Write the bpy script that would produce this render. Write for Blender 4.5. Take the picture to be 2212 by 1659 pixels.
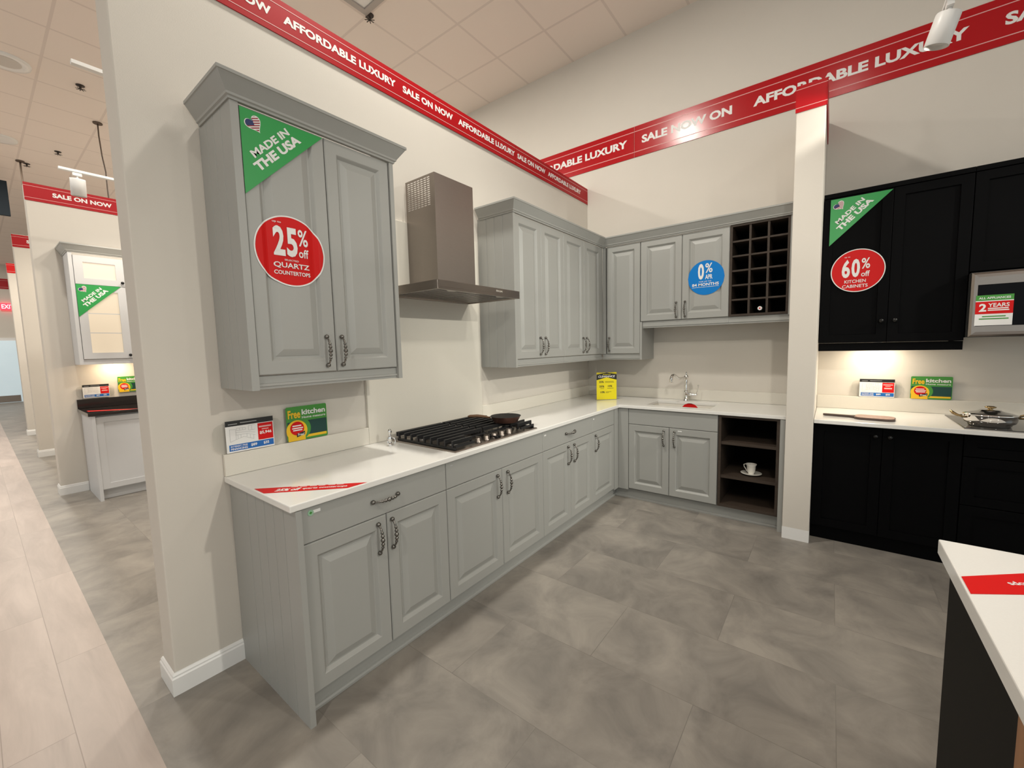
import bpy, math, random
from mathutils import Matrix, Vector
random.seed(4)
for o in list(bpy.data.objects): bpy.data.objects.remove(o)
S = bpy.context.scene
C = S.collection
PI = math.pi

# ---------------------------------------------------------------- camera
def cam_matrix(loc, yaw, pitch, roll):
    f = Vector((math.cos(pitch)*math.sin(yaw), math.cos(pitch)*math.cos(yaw), math.sin(pitch)))
    rt = Vector((math.cos(yaw), -math.sin(yaw), 0)); up = rt.cross(f)
    r2 = rt*math.cos(roll)+up*math.sin(roll); u2 = -rt*math.sin(roll)+up*math.cos(roll)
    m = Matrix((( r2.x, u2.x, -f.x, loc[0]), (r2.y, u2.y, -f.y, loc[1]), (r2.z, u2.z, -f.z, loc[2]), (0,0,0,1)))
    return m
cd = bpy.data.cameras.new('camera'); cam = bpy.data.objects.new('camera', cd); C.objects.link(cam)
cam.matrix_world = cam_matrix((-4.362, -2.229, 1.484), 0.915, -0.089, -0.024)
cd.sensor_fit = 'HORIZONTAL'; cd.sensor_width = 36.0; cd.lens = 36.0*896.2/2212.0; cd.clip_start = 0.02
S.camera = cam

# ---------------------------------------------------------------- exposure, world, lights
S.view_settings.view_transform = 'Standard'; S.view_settings.look = 'None'
S.view_settings.gamma = 1; S.view_settings.use_curve_mapping = False
S.view_settings.exposure = 0.04
W = bpy.data.worlds.new('world'); S.world = W; W.use_nodes = True
W.node_tree.nodes['Background'].inputs[0].default_value = (.93, 1.0, .99, 1)
W.node_tree.nodes['Background'].inputs[1].default_value = 0.80
WARM = (1.0, 0.88, 0.72)
def point_at(o, tgt):
    d = Vector(tgt)-o.location; o.rotation_euler = d.to_track_quat('-Z', 'Y').to_euler()
def spot(name, loc, tgt, power, ang, blend=.6, size=.04, col=WARM):
    l = bpy.data.lights.new(name, 'SPOT'); l.energy = power; l.spot_size = math.radians(ang); l.spot_blend = blend
    l.shadow_soft_size = size; l.color = col
    o = bpy.data.objects.new(name, l); C.objects.link(o); o.location = loc; point_at(o, tgt); return o
def area(name, loc, tgt, power, sx, sy=None, col=WARM, disk=False):
    l = bpy.data.lights.new(name, 'AREA'); l.energy = power; l.color = col
    l.shape = 'DISK' if disk else 'RECTANGLE'; l.size = sx
    if not disk: l.size_y = sy or sx
    o = bpy.data.objects.new(name, l); C.objects.link(o); o.location = loc; point_at(o, tgt); return o
# track heads of this bay; last pair is an added unseen fill (the fixtures themselves are built further down)
def head_axis(hx, y, z, tg):      # pivot and pointing direction of a track head
    base = Vector((hx, y, z-.060)); dn = (Vector(tg)-base).normalized(); return base, (dn*.25+Vector((0, 0, -1))*.75).normalized()
def mouth(hx, y, z, tg):
    b, d = head_axis(hx, y, z, tg); return tuple(b+d*.158)
HEADS = [((-1.08, -2.62, 3.06), (0.0, -0.52, 2.8), 24, 36),
         ((-1.83, -2.70, 3.08), (-2.0, 0.0, 1.4), 34, 70),
         ((-2.95, -2.70, 3.08), (-3.3, 0.0, 1.8), 8, 85),
         ((-3.60, -2.70, 3.08), (-0.4, -0.9, 1.4), 82, 60),
         ((-3.00, -5.30, 3.08), (-2.4, 0.0, 0.95), 205, 46),
         ((-1.20, -5.30, 3.08), (-0.9, 0.0, 1.05), 238, 46)]
TZ = {True: -2.66, False: -5.26}
SPOTS = [spot('track_spot', mouth(a[0], TZ[a[1] > -4], 3.24, b), b, p, g, col=(1, .965, .86)) for a, b, p, g in HEADS]
# hall downlights, most unseen; the weakest is added to light bevels and floor
DOWN = [(-2.45, -0.42, 74), (-6.3, -2.3, 51), (-3.9, -5.0, 38), (-2.7, -2.25, 6), (-3.83, 2.36, 43), (-1.6, 2.5, 60), (-1.6, 5.4, 60), (-3.83, 7.27, 72), (-1.6, 8.6, 58), (-6.3, 4.8, 66), (-6.3, 10.5, 58), (-3.83, 12.2, 58), (-4.2, 17.0, 78)]
DOWNL = [area('ceiling_downlight_lamp', (x, y, 4.598), (x, y, 0), p, .22, disk=True, col=(1, .96, .87)) for x, y, p in DOWN]

# ---------------------------------------------------------------- materials
def lin(c):
    return tuple(((v/255)/12.92 if v/255 <= .04045 else ((v/255+.055)/1.055)**2.4) for v in c)
MATS = {}
def nd(nt, t, **kw):
    n = nt.nodes.new(t)
    for k, v in kw.items(): setattr(n, k, v)
    return n
def mat(name, col, rough=.5, metal=0, bump=0, bscale=60, var=0, vscale=4, emit=None, es=0, coat=0, spec=None, stretch=None, alpha=None, trans=0):
    if name in MATS: return MATS[name]
    m = bpy.data.materials.new(name); m.use_nodes = True; nt = m.node_tree; b = nt.nodes['Principled BSDF']
    b.inputs['Base Color'].default_value = (*col, 1); b.inputs['Roughness'].default_value = rough; b.inputs['Metallic'].default_value = metal
    if coat: b.inputs['Coat Weight'].default_value = coat; b.inputs['Coat Roughness'].default_value = .05
    if spec is not None: b.inputs['Specular IOR Level'].default_value = spec
    if trans: b.inputs['Transmission Weight'].default_value = trans; b.inputs['IOR'].default_value = 1.45
    tc = nd(nt, 'ShaderNodeNewGeometry'); mp = nd(nt, 'ShaderNodeMapping'); nt.links.new(tc.outputs['Position'], mp.inputs[0])
    if stretch: mp.inputs['Scale'].default_value = stretch
    nz = nd(nt, 'ShaderNodeTexNoise'); nz.inputs['Scale'].default_value = vscale; nz.inputs['Detail'].default_value = 5
    nt.links.new(mp.outputs[0], nz.inputs['Vector'])
    mx = nd(nt, 'ShaderNodeMixRGB'); v = max(var, .02)
    mx.inputs[1].default_value = (*[c*(1-v) for c in col], 1); mx.inputs[2].default_value = (*[min(1, c*(1+v)) for c in col], 1)
    nt.links.new(nz.outputs['Fac'], mx.inputs[0]); nt.links.new(mx.outputs[0], b.inputs['Base Color'])
    if bump:
        n2 = nd(nt, 'ShaderNodeTexNoise'); n2.inputs['Scale'].default_value = bscale; n2.inputs['Detail'].default_value = 3
        nt.links.new(mp.outputs[0], n2.inputs['Vector'])
        bp = nd(nt, 'ShaderNodeBump'); bp.inputs['Strength'].default_value = bump; bp.inputs['Distance'].default_value = .002
        nt.links.new(n2.outputs['Fac'], bp.inputs['Height']); nt.links.new(bp.outputs[0], b.inputs['Normal'])
    if emit: b.inputs['Emission Color'].default_value = (*emit, 1); b.inputs['Emission Strength'].default_value = es
    MATS[name] = m; return m

wallp = mat('wall_paint', (.655, .61, .545), .75, bump=.15, bscale=220, spec=.3)
trimw = mat('white_trim_paint', (.82, .81, .79), .35)
grey = mat('grey_cabinet_lacquer', (.355, .355, .335), .42, var=.03, vscale=1.5, bump=.05, bscale=90)
greyd = mat('grey_cabinet_inside', (.20, .20, .19), .6)
whitec = mat('white_cabinet_lacquer', (.60, .60, .605), .4)
black = mat('black_cabinet_lacquer', (.0014, .0014, .0017), .6, spec=.07)
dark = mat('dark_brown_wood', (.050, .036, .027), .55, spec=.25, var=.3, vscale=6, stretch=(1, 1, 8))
darkshade = mat('dark_brown_wood_shade', (.003, .0022, .002), .8, spec=.08, var=.35, vscale=6)  # shade of rack and shelf interiors put into a near-black wood colour
woodp = mat('brown_wood_panel', (.30, .14, .06), .5, var=.25, vscale=10, stretch=(8, 8, 1))
quartz = mat('white_quartz', (.80, .785, .75), .12, var=.03, vscale=260)
quartzs = mat('quartz_splash', (.72, .68, .60), .22, var=.03, vscale=260)
blackst = mat('black_stone', (.012, .009, .009), .12, var=.3, vscale=200)
steel = mat('brushed_steel', (.31, .275, .25), .38, 1, var=.08, vscale=30, stretch=(1, 1, 30), bump=.04, bscale=200)
steelx = mat('brushed_steel_horizontal', (.33, .29, .26), .30, 1, var=.08, vscale=30, stretch=(1, 1, 30))
steeld = mat('dark_steel_mesh', (.22, .21, .20), .4, 1, var=.3, vscale=150)
chrome = mat('chrome', (.82, .81, .80), .06, 1)
pewter = mat('antique_pewter', (.20, .19, .175), .27, 1, var=.2, vscale=80)
iron = mat('cast_iron', (.010, .010, .011), .42, bump=.2, bscale=300)
copper = mat('copper_pan', (.27, .15, .12), .35, .85, var=.15, vscale=40)
nonstick = mat('black_nonstick', (.008, .008, .009), .5, spec=.25)
brownh = mat('brown_handle', (.20, .11, .06), .4, .4)
gold = mat('gold_handle', (.30, .21, .10), .22, 1)
glassk = mat('black_glass', (.004, .004, .005), .15, spec=.08)
glassg = mat('grey_glass_hob', (.06, .056, .052), .12)
red = mat('banner_red', lin((168, 8, 20)), .4, var=.02, spec=.25)
redb = mat('banner_red_gloss', lin((176, 8, 20)), .22, var=.02, spec=.4)
redst = mat('sticker_red', lin((205, 20, 20)), .5, spec=.2)
white = mat('print_white', (.80, .79, .77), .5)
pink = mat('banner_line_pink', (.75, .42, .40), .5)
green = mat('sticker_green', lin((38, 152, 72)), .4)
dgreen = mat('print_dark_green', lin((12, 62, 56)), .4)
lgreen = mat('print_mid_green', lin((66, 142, 54)), .4)
yellow = mat('print_yellow', lin((238, 190, 30)), .4)
byellow = mat('print_bright_yellow', lin((250, 232, 12)), .4)
blue = mat('sticker_blue', lin((10, 120, 200)), .5, spec=.2)
navy = mat('print_navy', lin((30, 44, 98)), .5)
pblue = mat('print_blue', lin((22, 100, 178)), .4)
ink = mat('print_black', (.01, .01, .01), .4)
greyink = mat('print_grey', (.45, .45, .45), .5)
stripe = mat('print_crimson', lin((150, 40, 52)), .5)
china = mat('white_china', (.78, .75, .68), .15)
boardw = mat('board_wood', (.40, .26, .20), .5, var=.2, vscale=12, stretch=(1, 6, 1))
boardd = mat('board_dark_wood', (.07, .045, .035), .45, var=.3, vscale=12)
lampw = mat('white_metal', (.80, .79, .77), .35)
ceilm = None
cord = mat('brown_cord', (.10, .07, .05), .7)
screen = mat('dark_screen', (.006, .012, .018), .6, spec=.2)
frost = mat('lit_frosted_glass', (.45, .40, .33), .3, emit=(1.0, .80, .55), es=.42)
frost2 = mat('lit_frosted_glass_upper', (.45, .40, .34), .3, emit=(1.0, .78, .60), es=.55)
exitm = mat('exit_red_lit', (.5, .01, .02), .5, emit=(1, .03, .06), es=2.2)
exitw = mat('exit_letters_lit', (.9, .3, .3), .5, emit=(1, .45, .45), es=2.0)
doorg = mat('far_door_daylight', (.62, .74, .80), .35, var=.1, vscale=2, emit=(.75, .92, 1), es=.28)  # emission stands in for daylight through the glass leaf
lampe = mat('lamp_lens', (1, 1, 1), .4, emit=(1, .86, .66), es=22)
offl = mat('dull_lens', (.55, .52, .48), .4)
def acrylic_mat():
    m = bpy.data.materials.new('clear_acrylic'); m.use_nodes = True; nt = m.node_tree; b = nt.nodes['Principled BSDF']
    b.inputs['Base Color'].default_value = (.9, .9, .9, 1); b.inputs['Roughness'].default_value = .08
    t = nd(nt, 'ShaderNodeBsdfTransparent'); t.inputs[0].default_value = (.93, .93, .92, 1); mx = nd(nt, 'ShaderNodeMixShader')
    lw = nd(nt, 'ShaderNodeLayerWeight'); lw.inputs[0].default_value = .25; ma = nd(nt, 'ShaderNodeMath', operation='MULTIPLY_ADD')
    ma.inputs[1].default_value = .5; ma.inputs[2].default_value = .05
    nt.links.new(lw.outputs['Facing'], ma.inputs[0]); nt.links.new(ma.outputs[0], mx.inputs[0])
    nt.links.new(t.outputs[0], mx.inputs[1]); nt.links.new(b.outputs[0], mx.inputs[2])
    nt.links.new(mx.outputs[0], nt.nodes['Material Output'].inputs[0]); return m
acrylic = acrylic_mat()
def ceil_mat():
    m = bpy.data.materials.new('ceiling_tiles'); m.use_nodes = True; nt = m.node_tree; b = nt.nodes['Principled BSDF']; L = nt.links.new
    g = nd(nt, 'ShaderNodeNewGeometry'); sp = nd(nt, 'ShaderNodeSeparateXYZ'); L(g.outputs['Position'], sp.inputs[0])
    outs = []
    for ax, off in (('X', .021), ('Y', .768)):
        a = nd(nt, 'ShaderNodeMath', operation='MULTIPLY_ADD'); L(sp.outputs[ax], a.inputs[0]); a.inputs[1].default_value = 1/.61; a.inputs[2].default_value = 40-off/.61
        fr = nd(nt, 'ShaderNodeMath', operation='FRACT'); L(a.outputs[0], fr.inputs[0])
        s = nd(nt, 'ShaderNodeMath', operation='SUBTRACT'); L(fr.outputs[0], s.inputs[0]); s.inputs[1].default_value = .5
        ab = nd(nt, 'ShaderNodeMath', operation='ABSOLUTE'); L(s.outputs[0], ab.inputs[0])
        gt = nd(nt, 'ShaderNodeMath', operation='GREATER_THAN'); L(ab.outputs[0], gt.inputs[0]); gt.inputs[1].default_value = .5-.012/.61
        outs.append(gt)
    mxm = nd(nt, 'ShaderNodeMath', operation='MAXIMUM'); L(outs[0].outputs[0], mxm.inputs[0]); L(outs[1].outputs[0], mxm.inputs[1])
    mx = nd(nt, 'ShaderNodeMixRGB'); mx.inputs[1].default_value = (.84, .75, .68, 1); mx.inputs[2].default_value = (.73, .645, .585, 1)
    L(mxm.outputs[0], mx.inputs[0]); L(mx.outputs[0], b.inputs['Base Color']); b.inputs['Roughness'].default_value = .85
    n2 = nd(nt, 'ShaderNodeTexNoise'); n2.inputs['Scale'].default_value = 260; L(g.outputs['Position'], n2.inputs['Vector'])
    bp = nd(nt, 'ShaderNodeBump'); bp.inputs['Strength'].default_value = .15; bp.inputs['Distance'].default_value = .002; L(n2.outputs['Fac'], bp.inputs['Height']); L(bp.outputs[0], b.inputs['Normal'])
    return m
ceilm = ceil_mat()
def floor_mat(name, bw, rh, ox, oy, c1, c2, mort, msz, rough, ntex, nscale, grain=False):
    # long side of every tile runs along world y, rows step along x
    m = bpy.data.materials.new(name); m.use_nodes = True; nt = m.node_tree; b = nt.nodes['Principled BSDF']; L = nt.links.new
    g = nd(nt, 'ShaderNodeNewGeometry'); sp = nd(nt, 'ShaderNodeSeparateXYZ'); L(g.outputs['Position'], sp.inputs[0])
    ax = nd(nt, 'ShaderNodeMath', operation='ADD'); L(sp.outputs['Y'], ax.inputs[0]); ax.inputs[1].default_value = 40*bw-oy
    ay = nd(nt, 'ShaderNodeMath', operation='ADD'); L(sp.outputs['X'], ay.inputs[0]); ay.inputs[1].default_value = 60*rh-ox
    cb = nd(nt, 'ShaderNodeCombineXYZ'); L(ax.outputs[0], cb.inputs[0]); L(ay.outputs[0], cb.inputs[1])
    br = nd(nt, 'ShaderNodeTexBrick'); L(cb.outputs[0], br.inputs['Vector']); br.offset = .5; br.offset_frequency = 2
    br.inputs['Scale'].default_value = 1; br.inputs['Brick Width'].default_value = bw; br.inputs['Row Height'].default_value = rh
    br.inputs['Mortar Size'].default_value = msz; br.inputs['Mortar Smooth'].default_value = 0; br.inputs['Bias'].default_value = 0
    br.inputs['Color1'].default_value = (*c1, 1); br.inputs['Color2'].default_value = (*c2, 1); br.inputs['Mortar'].default_value = (*mort, 1)
    # each tile gets its own patch of pattern: shift the noise by the tile's tint
    sep = nd(nt, 'ShaderNodeSeparateColor'); L(br.outputs['Color'], sep.inputs[0])
    mu = nd(nt, 'ShaderNodeMath', operation='MULTIPLY'); L(sep.outputs[0], mu.inputs[0]); mu.inputs[1].default_value = 900
    c2n = nd(nt, 'ShaderNodeCombineXYZ'); L(sp.outputs['X'], c2n.inputs[0]); L(sp.outputs['Y'], c2n.inputs[1]); L(mu.outputs[0], c2n.inputs[2])
    mp = nd(nt, 'ShaderNodeMapping'); L(c2n.outputs[0], mp.inputs[0])
    if grain: mp.inputs['Scale'].default_value = (6, .9, 1)
    nz = nd(nt, 'ShaderNodeTexNoise'); L(mp.outputs[0], nz.inputs['Vector']); nz.inputs['Scale'].default_value = nscale; nz.inputs['Detail'].default_value = 9; nz.inputs['Roughness'].default_value = .62
    nz.inputs['Distortion'].default_value = .6
    rp = nd(nt, 'ShaderNodeValToRGB'); L(nz.outputs['Fac'], rp.inputs[0])
    rp.color_ramp.elements[0].position = .32; rp.color_ramp.elements[1].position = .68
    lo, hi = ntex; rp.color_ramp.elements[0].color = (*lo, 1); rp.color_ramp.elements[1].color = (*hi, 1)
    mx = nd(nt, 'ShaderNodeMixRGB', blend_type='MULTIPLY'); mx.inputs[0].default_value = 1; L(br.outputs['Color'], mx.inputs[1]); L(rp.outputs[0], mx.inputs[2])
    L(mx.outputs[0], b.inputs['Base Color']); b.inputs['Roughness'].default_value = rough
    bp = nd(nt, 'ShaderNodeBump'); bp.inputs['Strength'].default_value = .12; bp.inputs['Distance'].default_value = .002; L(nz.outputs['Fac'], bp.inputs['Height']); L(bp.outputs[0], b.inputs['Normal'])
    return m
vinyl = floor_mat('grey_stone_vinyl', .93, .465, -2.209, -1.365, (.262, .240, .212), (.238, .217, .192), (.185, .168, .149), .0012, .42, ((.74, .74, .75), (1.34, 1.33, 1.31)), 3.4)
planks = floor_mat('pale_wood_planks', 1.22, .183, -4.232, .10, (.49, .405, .355), (.43, .357, .315), (.32, .26, .22), .0015, .38, ((.84, .83, .82), (1.10, 1.10, 1.10)), 1.6, True)

# ---------------------------------------------------------------- mesh builder
I4 = Matrix.Identity(4)
def FA(x=0, y=0, z=0):          # frame facing -y: u=+x, v=+z, n=-y
    return Matrix(((1,0,0,x),(0,0,-1,y),(0,1,0,z),(0,0,0,1)))
def FB(x=0, y=0, z=0):          # frame facing -x: u=-y, v=+z, n=-x
    return Matrix(((0,0,-1,x),(-1,0,0,y),(0,1,0,z),(0,0,0,1)))
class MB:
    def __init__(s): s.v=[]; s.f=[]; s.m=[]; s.s=[]; s.T=I4.copy(); s.mats=[]; s.deform=None
    def mi(s, mt):
        if mt not in s.mats: s.mats.append(mt)
        return s.mats.index(mt)
    def add(s, vs, fs, mt, smooth=False, T=None):
        k = s.mi(mt); b = len(s.v); M = s.T @ T if T is not None else s.T
        for p in vs:
            if s.deform: p = s.deform(p)
            s.v.append(M @ Vector(p))
        flip = M.to_3x3().determinant() < 0
        for f in fs:
            f = [b+i for i in f]
            if flip: f.reverse()
            s.f.append(f); s.m.append(k); s.s.append(smooth)
        return s
    def box(s, x0, x1, y0, y1, z0, z1, mt, T=None):
        if x0 > x1: x0, x1 = x1, x0
        if y0 > y1: y0, y1 = y1, y0
        if z0 > z1: z0, z1 = z1, z0
        vs = [(x0,y0,z0),(x1,y0,z0),(x1,y1,z0),(x0,y1,z0),(x0,y0,z1),(x1,y0,z1),(x1,y1,z1),(x0,y1,z1)]
        return s.add(vs, [(3,2,1,0),(4,5,6,7),(0,1,5,4),(1,2,6,5),(2,3,7,6),(3,0,4,7)], mt, T=T)
    def prism(s, pts, z0, z1, mt, T=None, mt2=None):
        n = len(pts)
        a = sum(pts[i][0]*pts[(i+1)%n][1]-pts[(i+1)%n][0]*pts[i][1] for i in range(n))
        if a < 0: pts = pts[::-1]
        vs = [(x,y,z0) for x,y in pts]+[(x,y,z1) for x,y in pts]
        s.add(vs, [list(range(n))[::-1]]+[(i,(i+1)%n,n+(i+1)%n,n+i) for i in range(n)], mt2 or mt, T=T)
        return s.add([(x,y,z1) for x,y in pts], [list(range(n))], mt, T=T)
    def flat(s, pts, z, mt, T=None):
        n = len(pts)
        a = sum(pts[i][0]*pts[(i+1)%n][1]-pts[(i+1)%n][0]*pts[i][1] for i in range(n))
        if a < 0: pts = pts[::-1]
        return s.add([(x,y,z) for x,y in pts], [list(range(n))], mt, T=T)
    def rect(s, x0, x1, y0, y1, z, mt, T=None): return s.flat([(x0,y0),(x1,y0),(x1,y1),(x0,y1)], z, mt, T)
    def panel(s, u0, u1, v0, v1, rings, mt, T=None):
        vs = []; fs = []
        for (i, n) in rings: vs += [(u0+i,v0+i,n),(u1-i,v0+i,n),(u1-i,v1-i,n),(u0+i,v1-i,n)]
        for r in range(len(rings)-1):
            for k in range(4): a=r*4+k; b=r*4+(k+1)%4; fs.append((a,b,b+4,a+4))
        q = (len(rings)-1)*4; fs.append((q,q+1,q+2,q+3)); fs.append((3,2,1,0))
        return s.add(vs, fs, mt, T=T)
    def lathe(s, prof, mt, n=24, T=None, smooth=True):
        vs = []; fs = []
        for r, z in prof:
            for k in range(n): a = 2*PI*k/n; vs.append((r*math.cos(a), r*math.sin(a), z))
        for i in range(len(prof)-1):
            for k in range(n): a=i*n+k; b=i*n+(k+1)%n; fs.append((a,b,b+n,a+n))
        s.add(vs, fs, mt, smooth, T)
        for j, rev in ((0, True), (len(prof)-1, False)):
            if prof[j][0] > 1e-5:
                c = [vs[j*n+k] for k in range(n)]; ix = list(range(n))
                s.add(c, [ix[::-1] if rev else ix], mt, False, T)
        return s
    def tube(s, pts, rad, mt, n=8, T=None, cap=True):
        P = [Vector(p) for p in pts]; R = rad if isinstance(rad, (list, tuple)) else [rad]*len(P)
        vs = []; fs = []; up = None
        for i, p in enumerate(P):
            t = (P[min(i+1, len(P)-1)]-P[max(i-1, 0)]).normalized()
            if up is None: up = Vector((0,0,1)) if abs(t.z) < .9 else Vector((1,0,0))
            a = t.cross(up).normalized(); up = a.cross(t).normalized()
            for k in range(n):
                w = 2*PI*k/n; vs.append(p+(a*math.cos(w)+up*math.sin(w))*R[i])
        for i in range(len(P)-1):
            for k in range(n): a=i*n+k; b=i*n+(k+1)%n; fs.append((a,a+n,b+n,b))
        if cap: fs.append(list(range(n))); fs.append([len(vs)-1-k for k in range(n)])
        return s.add(vs, fs, mt, True, T)
    def sphere(s, c, r, mt, n=14, T=None):
        prof = [(r*math.sin(PI*i/8), -r*math.cos(PI*i/8)) for i in range(9)]; prof[0]=(1e-6,-r); prof[-1]=(1e-6,r)
        return s.lathe(prof, mt, n, (T or I4) @ Matrix.Translation(c))
    def sweep(s, path, prof, mt, side=1):
        # path: xy points; prof: (out, z) points, closed loop; side=1 -> out is to the right of travel
        n = len(path); offs = []
        for i in range(n):
            def nrm(a, b):
                d = Vector((b[0]-a[0], b[1]-a[1])).normalized(); return Vector((d.y, -d.x))*side
            if i == 0: o = nrm(path[0], path[1])
            elif i == n-1: o = nrm(path[-2], path[-1])
            else:
                a = nrm(path[i-1], path[i]); b = nrm(path[i], path[i+1]); h = (a+b).normalized(); o = h/max(.2, h.dot(a))
            offs.append(o)
        vs = []; k = len(prof); fs = []
        for p, o in zip(path, offs):
            for (q, z) in prof: vs.append((p[0]+o.x*q, p[1]+o.y*q, z))
        for i in range(n-1):
            for j in range(k):
                a=i*k+j; b=i*k+(j+1)%k; fs.append((a,b,b+k,a+k) if side > 0 else (a,a+k,b+k,b))
        c0 = list(range(k)); c1 = [(n-1)*k+j for j in range(k)]
        fs.append(c0[::-1] if side > 0 else c0); fs.append(c1 if side > 0 else c1[::-1])
        return s.add(vs, fs, mt)
    def slab(s, xs, ys, occ, z0, z1, mt):
        nx, ny = len(xs), len(ys); vs = [(x,y,z) for z in (z0,z1) for y in ys for x in xs]
        I = lambda i,j,k: k*nx*ny+j*nx+i; fs = []
        ok = lambda i,j: 0<=i<nx-1 and 0<=j<ny-1 and occ((xs[i]+xs[i+1])/2, (ys[j]+ys[j+1])/2)
        for j in range(ny-1):
            for i in range(nx-1):
                if not ok(i,j): continue
                fs.append((I(i,j,1),I(i+1,j,1),I(i+1,j+1,1),I(i,j+1,1))); fs.append((I(i,j+1,0),I(i+1,j+1,0),I(i+1,j,0),I(i,j,0)))
                if not ok(i-1,j): fs.append((I(i,j+1,0),I(i,j,0),I(i,j,1),I(i,j+1,1)))
                if not ok(i+1,j): fs.append((I(i+1,j,0),I(i+1,j+1,0),I(i+1,j+1,1),I(i+1,j,1)))
                if not ok(i,j-1): fs.append((I(i,j,0),I(i+1,j,0),I(i+1,j,1),I(i,j,1)))
                if not ok(i,j+1): fs.append((I(i+1,j+1,0),I(i,j+1,0),I(i,j+1,1),I(i+1,j+1,1)))
        return s.add(vs, fs, mt)
    def text(s, st, u0, u1, v0, v1, z, mt, bold=.02, shear=0, T=None):
        vs, fs, (a,b,c,d) = glyphs(st, bold, shear)
        sx = (u1-u0)/(b-a); sy = (v1-v0)/(d-c)
        return s.add([(u0+(x-a)*sx, v0+(y-c)*sy, z) for x,y in vs], fs, mt, T=T)
    def build(s, name, parent=None, bevel=0, kind=None, org=None):
        me = bpy.data.meshes.new(name); root = parent
        while root is not None and root.parent is not None: root = root.parent
        off = root.location if root is not None else (Vector(org) if org else Vector((0,0,0)))
        me.from_pydata([tuple(v-off) for v in s.v], [], s.f)
        for mt in s.mats: me.materials.append(mt)
        me.polygons.foreach_set('material_index', s.m); me.polygons.foreach_set('use_smooth', s.s); me.update()
        o = bpy.data.objects.new(name, me); C.objects.link(o)
        if parent is not None: o.parent = parent
        elif org: o.location = off
        if bevel:
            md = o.modifiers.new('bevel', 'BEVEL'); md.width = bevel; md.segments = 2; md.limit_method = 'ANGLE'; md.angle_limit = math.radians(40)
        if kind: o['kind'] = kind
        return o
_G = {}
def glyphs(st, bold, shear):
    k = (st, bold, shear)
    if k in _G: return _G[k]
    cu = bpy.data.curves.new('t', 'FONT'); cu.body = st; cu.size = 1; cu.offset = bold; cu.shear = shear; cu.resolution_u = 3
    ob = bpy.data.objects.new('t', cu); me = ob.to_mesh()
    vs = [(v.co.x, v.co.y) for v in me.vertices]; fs = []
    for p in me.polygons:
        f = list(p.vertices)
        if p.normal.z < 0: f.reverse()
        fs.append(f)
    xs = [v[0] for v in vs]; ys = [v[1] for v in vs]
    r = (vs, fs, (min(xs), max(xs), min(ys), max(ys)))
    ob.to_mesh_clear(); bpy.data.objects.remove(ob); bpy.data.curves.remove(cu); _G[k] = r; return r
def tag(o, label, cat, group=None, kind=None):
    o['label'] = label; o['category'] = cat
    if group: o['group'] = group
    if kind: o['kind'] = kind
    return o
def thing(name, loc, label, cat, group=None):
    o = bpy.data.objects.new(name, None); C.objects.link(o); o.location = loc; o.empty_display_size = .1
    return tag(o, label, cat, group)
def put(name, me, parent, world, rot=(0,0,0)):      # a shared mesh placed as a part
    root = parent
    while root.parent is not None: root = root.parent
    o = bpy.data.objects.new(name, me); C.objects.link(o); o.parent = parent
    o.location = Vector(world)-root.location; o.rotation_euler = rot; return o

# ---------------------------------------------------------------- the setting
def stru(mb, name, bevel=0): return mb.build(name, None, bevel, 'structure')
XA = -3.934; ZA = 3.22
mb = MB(); mb.slab([-4.055, 3.6], [-9, 21], lambda x, y: True, -.05, 0, vinyl); stru(mb, 'floor')
mb = MB(); mb.slab([-14, -4.055], [-9, 21], lambda x, y: True, -.05, 0, planks); stru(mb, 'floor_aisle')
mb = MB(); mb.box(-14, .3, -9, 21, 4.626, 4.7, ceilm); stru(mb, 'ceiling')
mb = MB(); mb.box(0, .2, -9, 20, 0, 4.626, wallp); stru(mb, 'wall_back')
mb = MB(); mb.box(XA, 0, 0, .17, 0, ZA, wallp); stru(mb, 'wall_left', .006)
mb = MB(); mb.box(-.739, 0, -2.147, -1.981, 0, ZA, wallp); stru(mb, 'wall_divider', .004)
BAYS = [(4.326, -3.880), (7.172, -3.845), (10.067, -3.795)]
for y, x in BAYS:
    mb = MB(); mb.box(x, 0, y, y+.17, 0, 3.275, wallp); stru(mb, 'wall_bay', .006)
mb = MB(); mb.box(-14, .2, 19.9, 20.1, 0, 4.626, wallp); stru(mb, 'wall_far')
BB = [(0, 0), (.013, 0), (.013, .068), (.009, .074), (.009, .080), (.004, .088), (0, .09)]
mb = MB(); mb.sweep([(-3.666, -.0005), (XA-.0005, -.0005), (XA-.0005, .1705), (-2, .1705)], [(q, z*1.12) for q, z in BB], trimw, -1); stru(mb, 'baseboard_left')
mb = MB(); mb.sweep([(-.66, -1.9805), (-.7395, -1.9805), (-.7395, -2.1475), (-.655, -2.1475)], BB, trimw, -1); stru(mb, 'baseboard_divider')
for (y, x), xe in zip(BAYS, (-3.668, -2, -2)):
    mb = MB(); mb.sweep([(xe, y-.0005), (x-.0005, y-.0005), (x-.0005, y+.1705), (-2, y+.1705)], [(q, z*1.15) for q, z in BB], trimw, -1); stru(mb, 'baseboard_bay')
# far door: pale leaf glowing as daylit glass, with a steel kick plate in a white frame
mb = MB(); mb.box(-4.35, -3.28, 19.84, 19.9, 0, 2.2, trimw); stru(mb, 'door_1')
d = bpy.data.objects['door_1']
m2 = MB(); m2.box(-4.25, -3.36, 19.82, 19.838, .02, 2.1, doorg); m2.build('door_leaf', d)
m2 = MB(); m2.box(-4.2, -3.40, 19.81, 19.819, .03, .25, steelx); m2.build('kick_plate', d)

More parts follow.
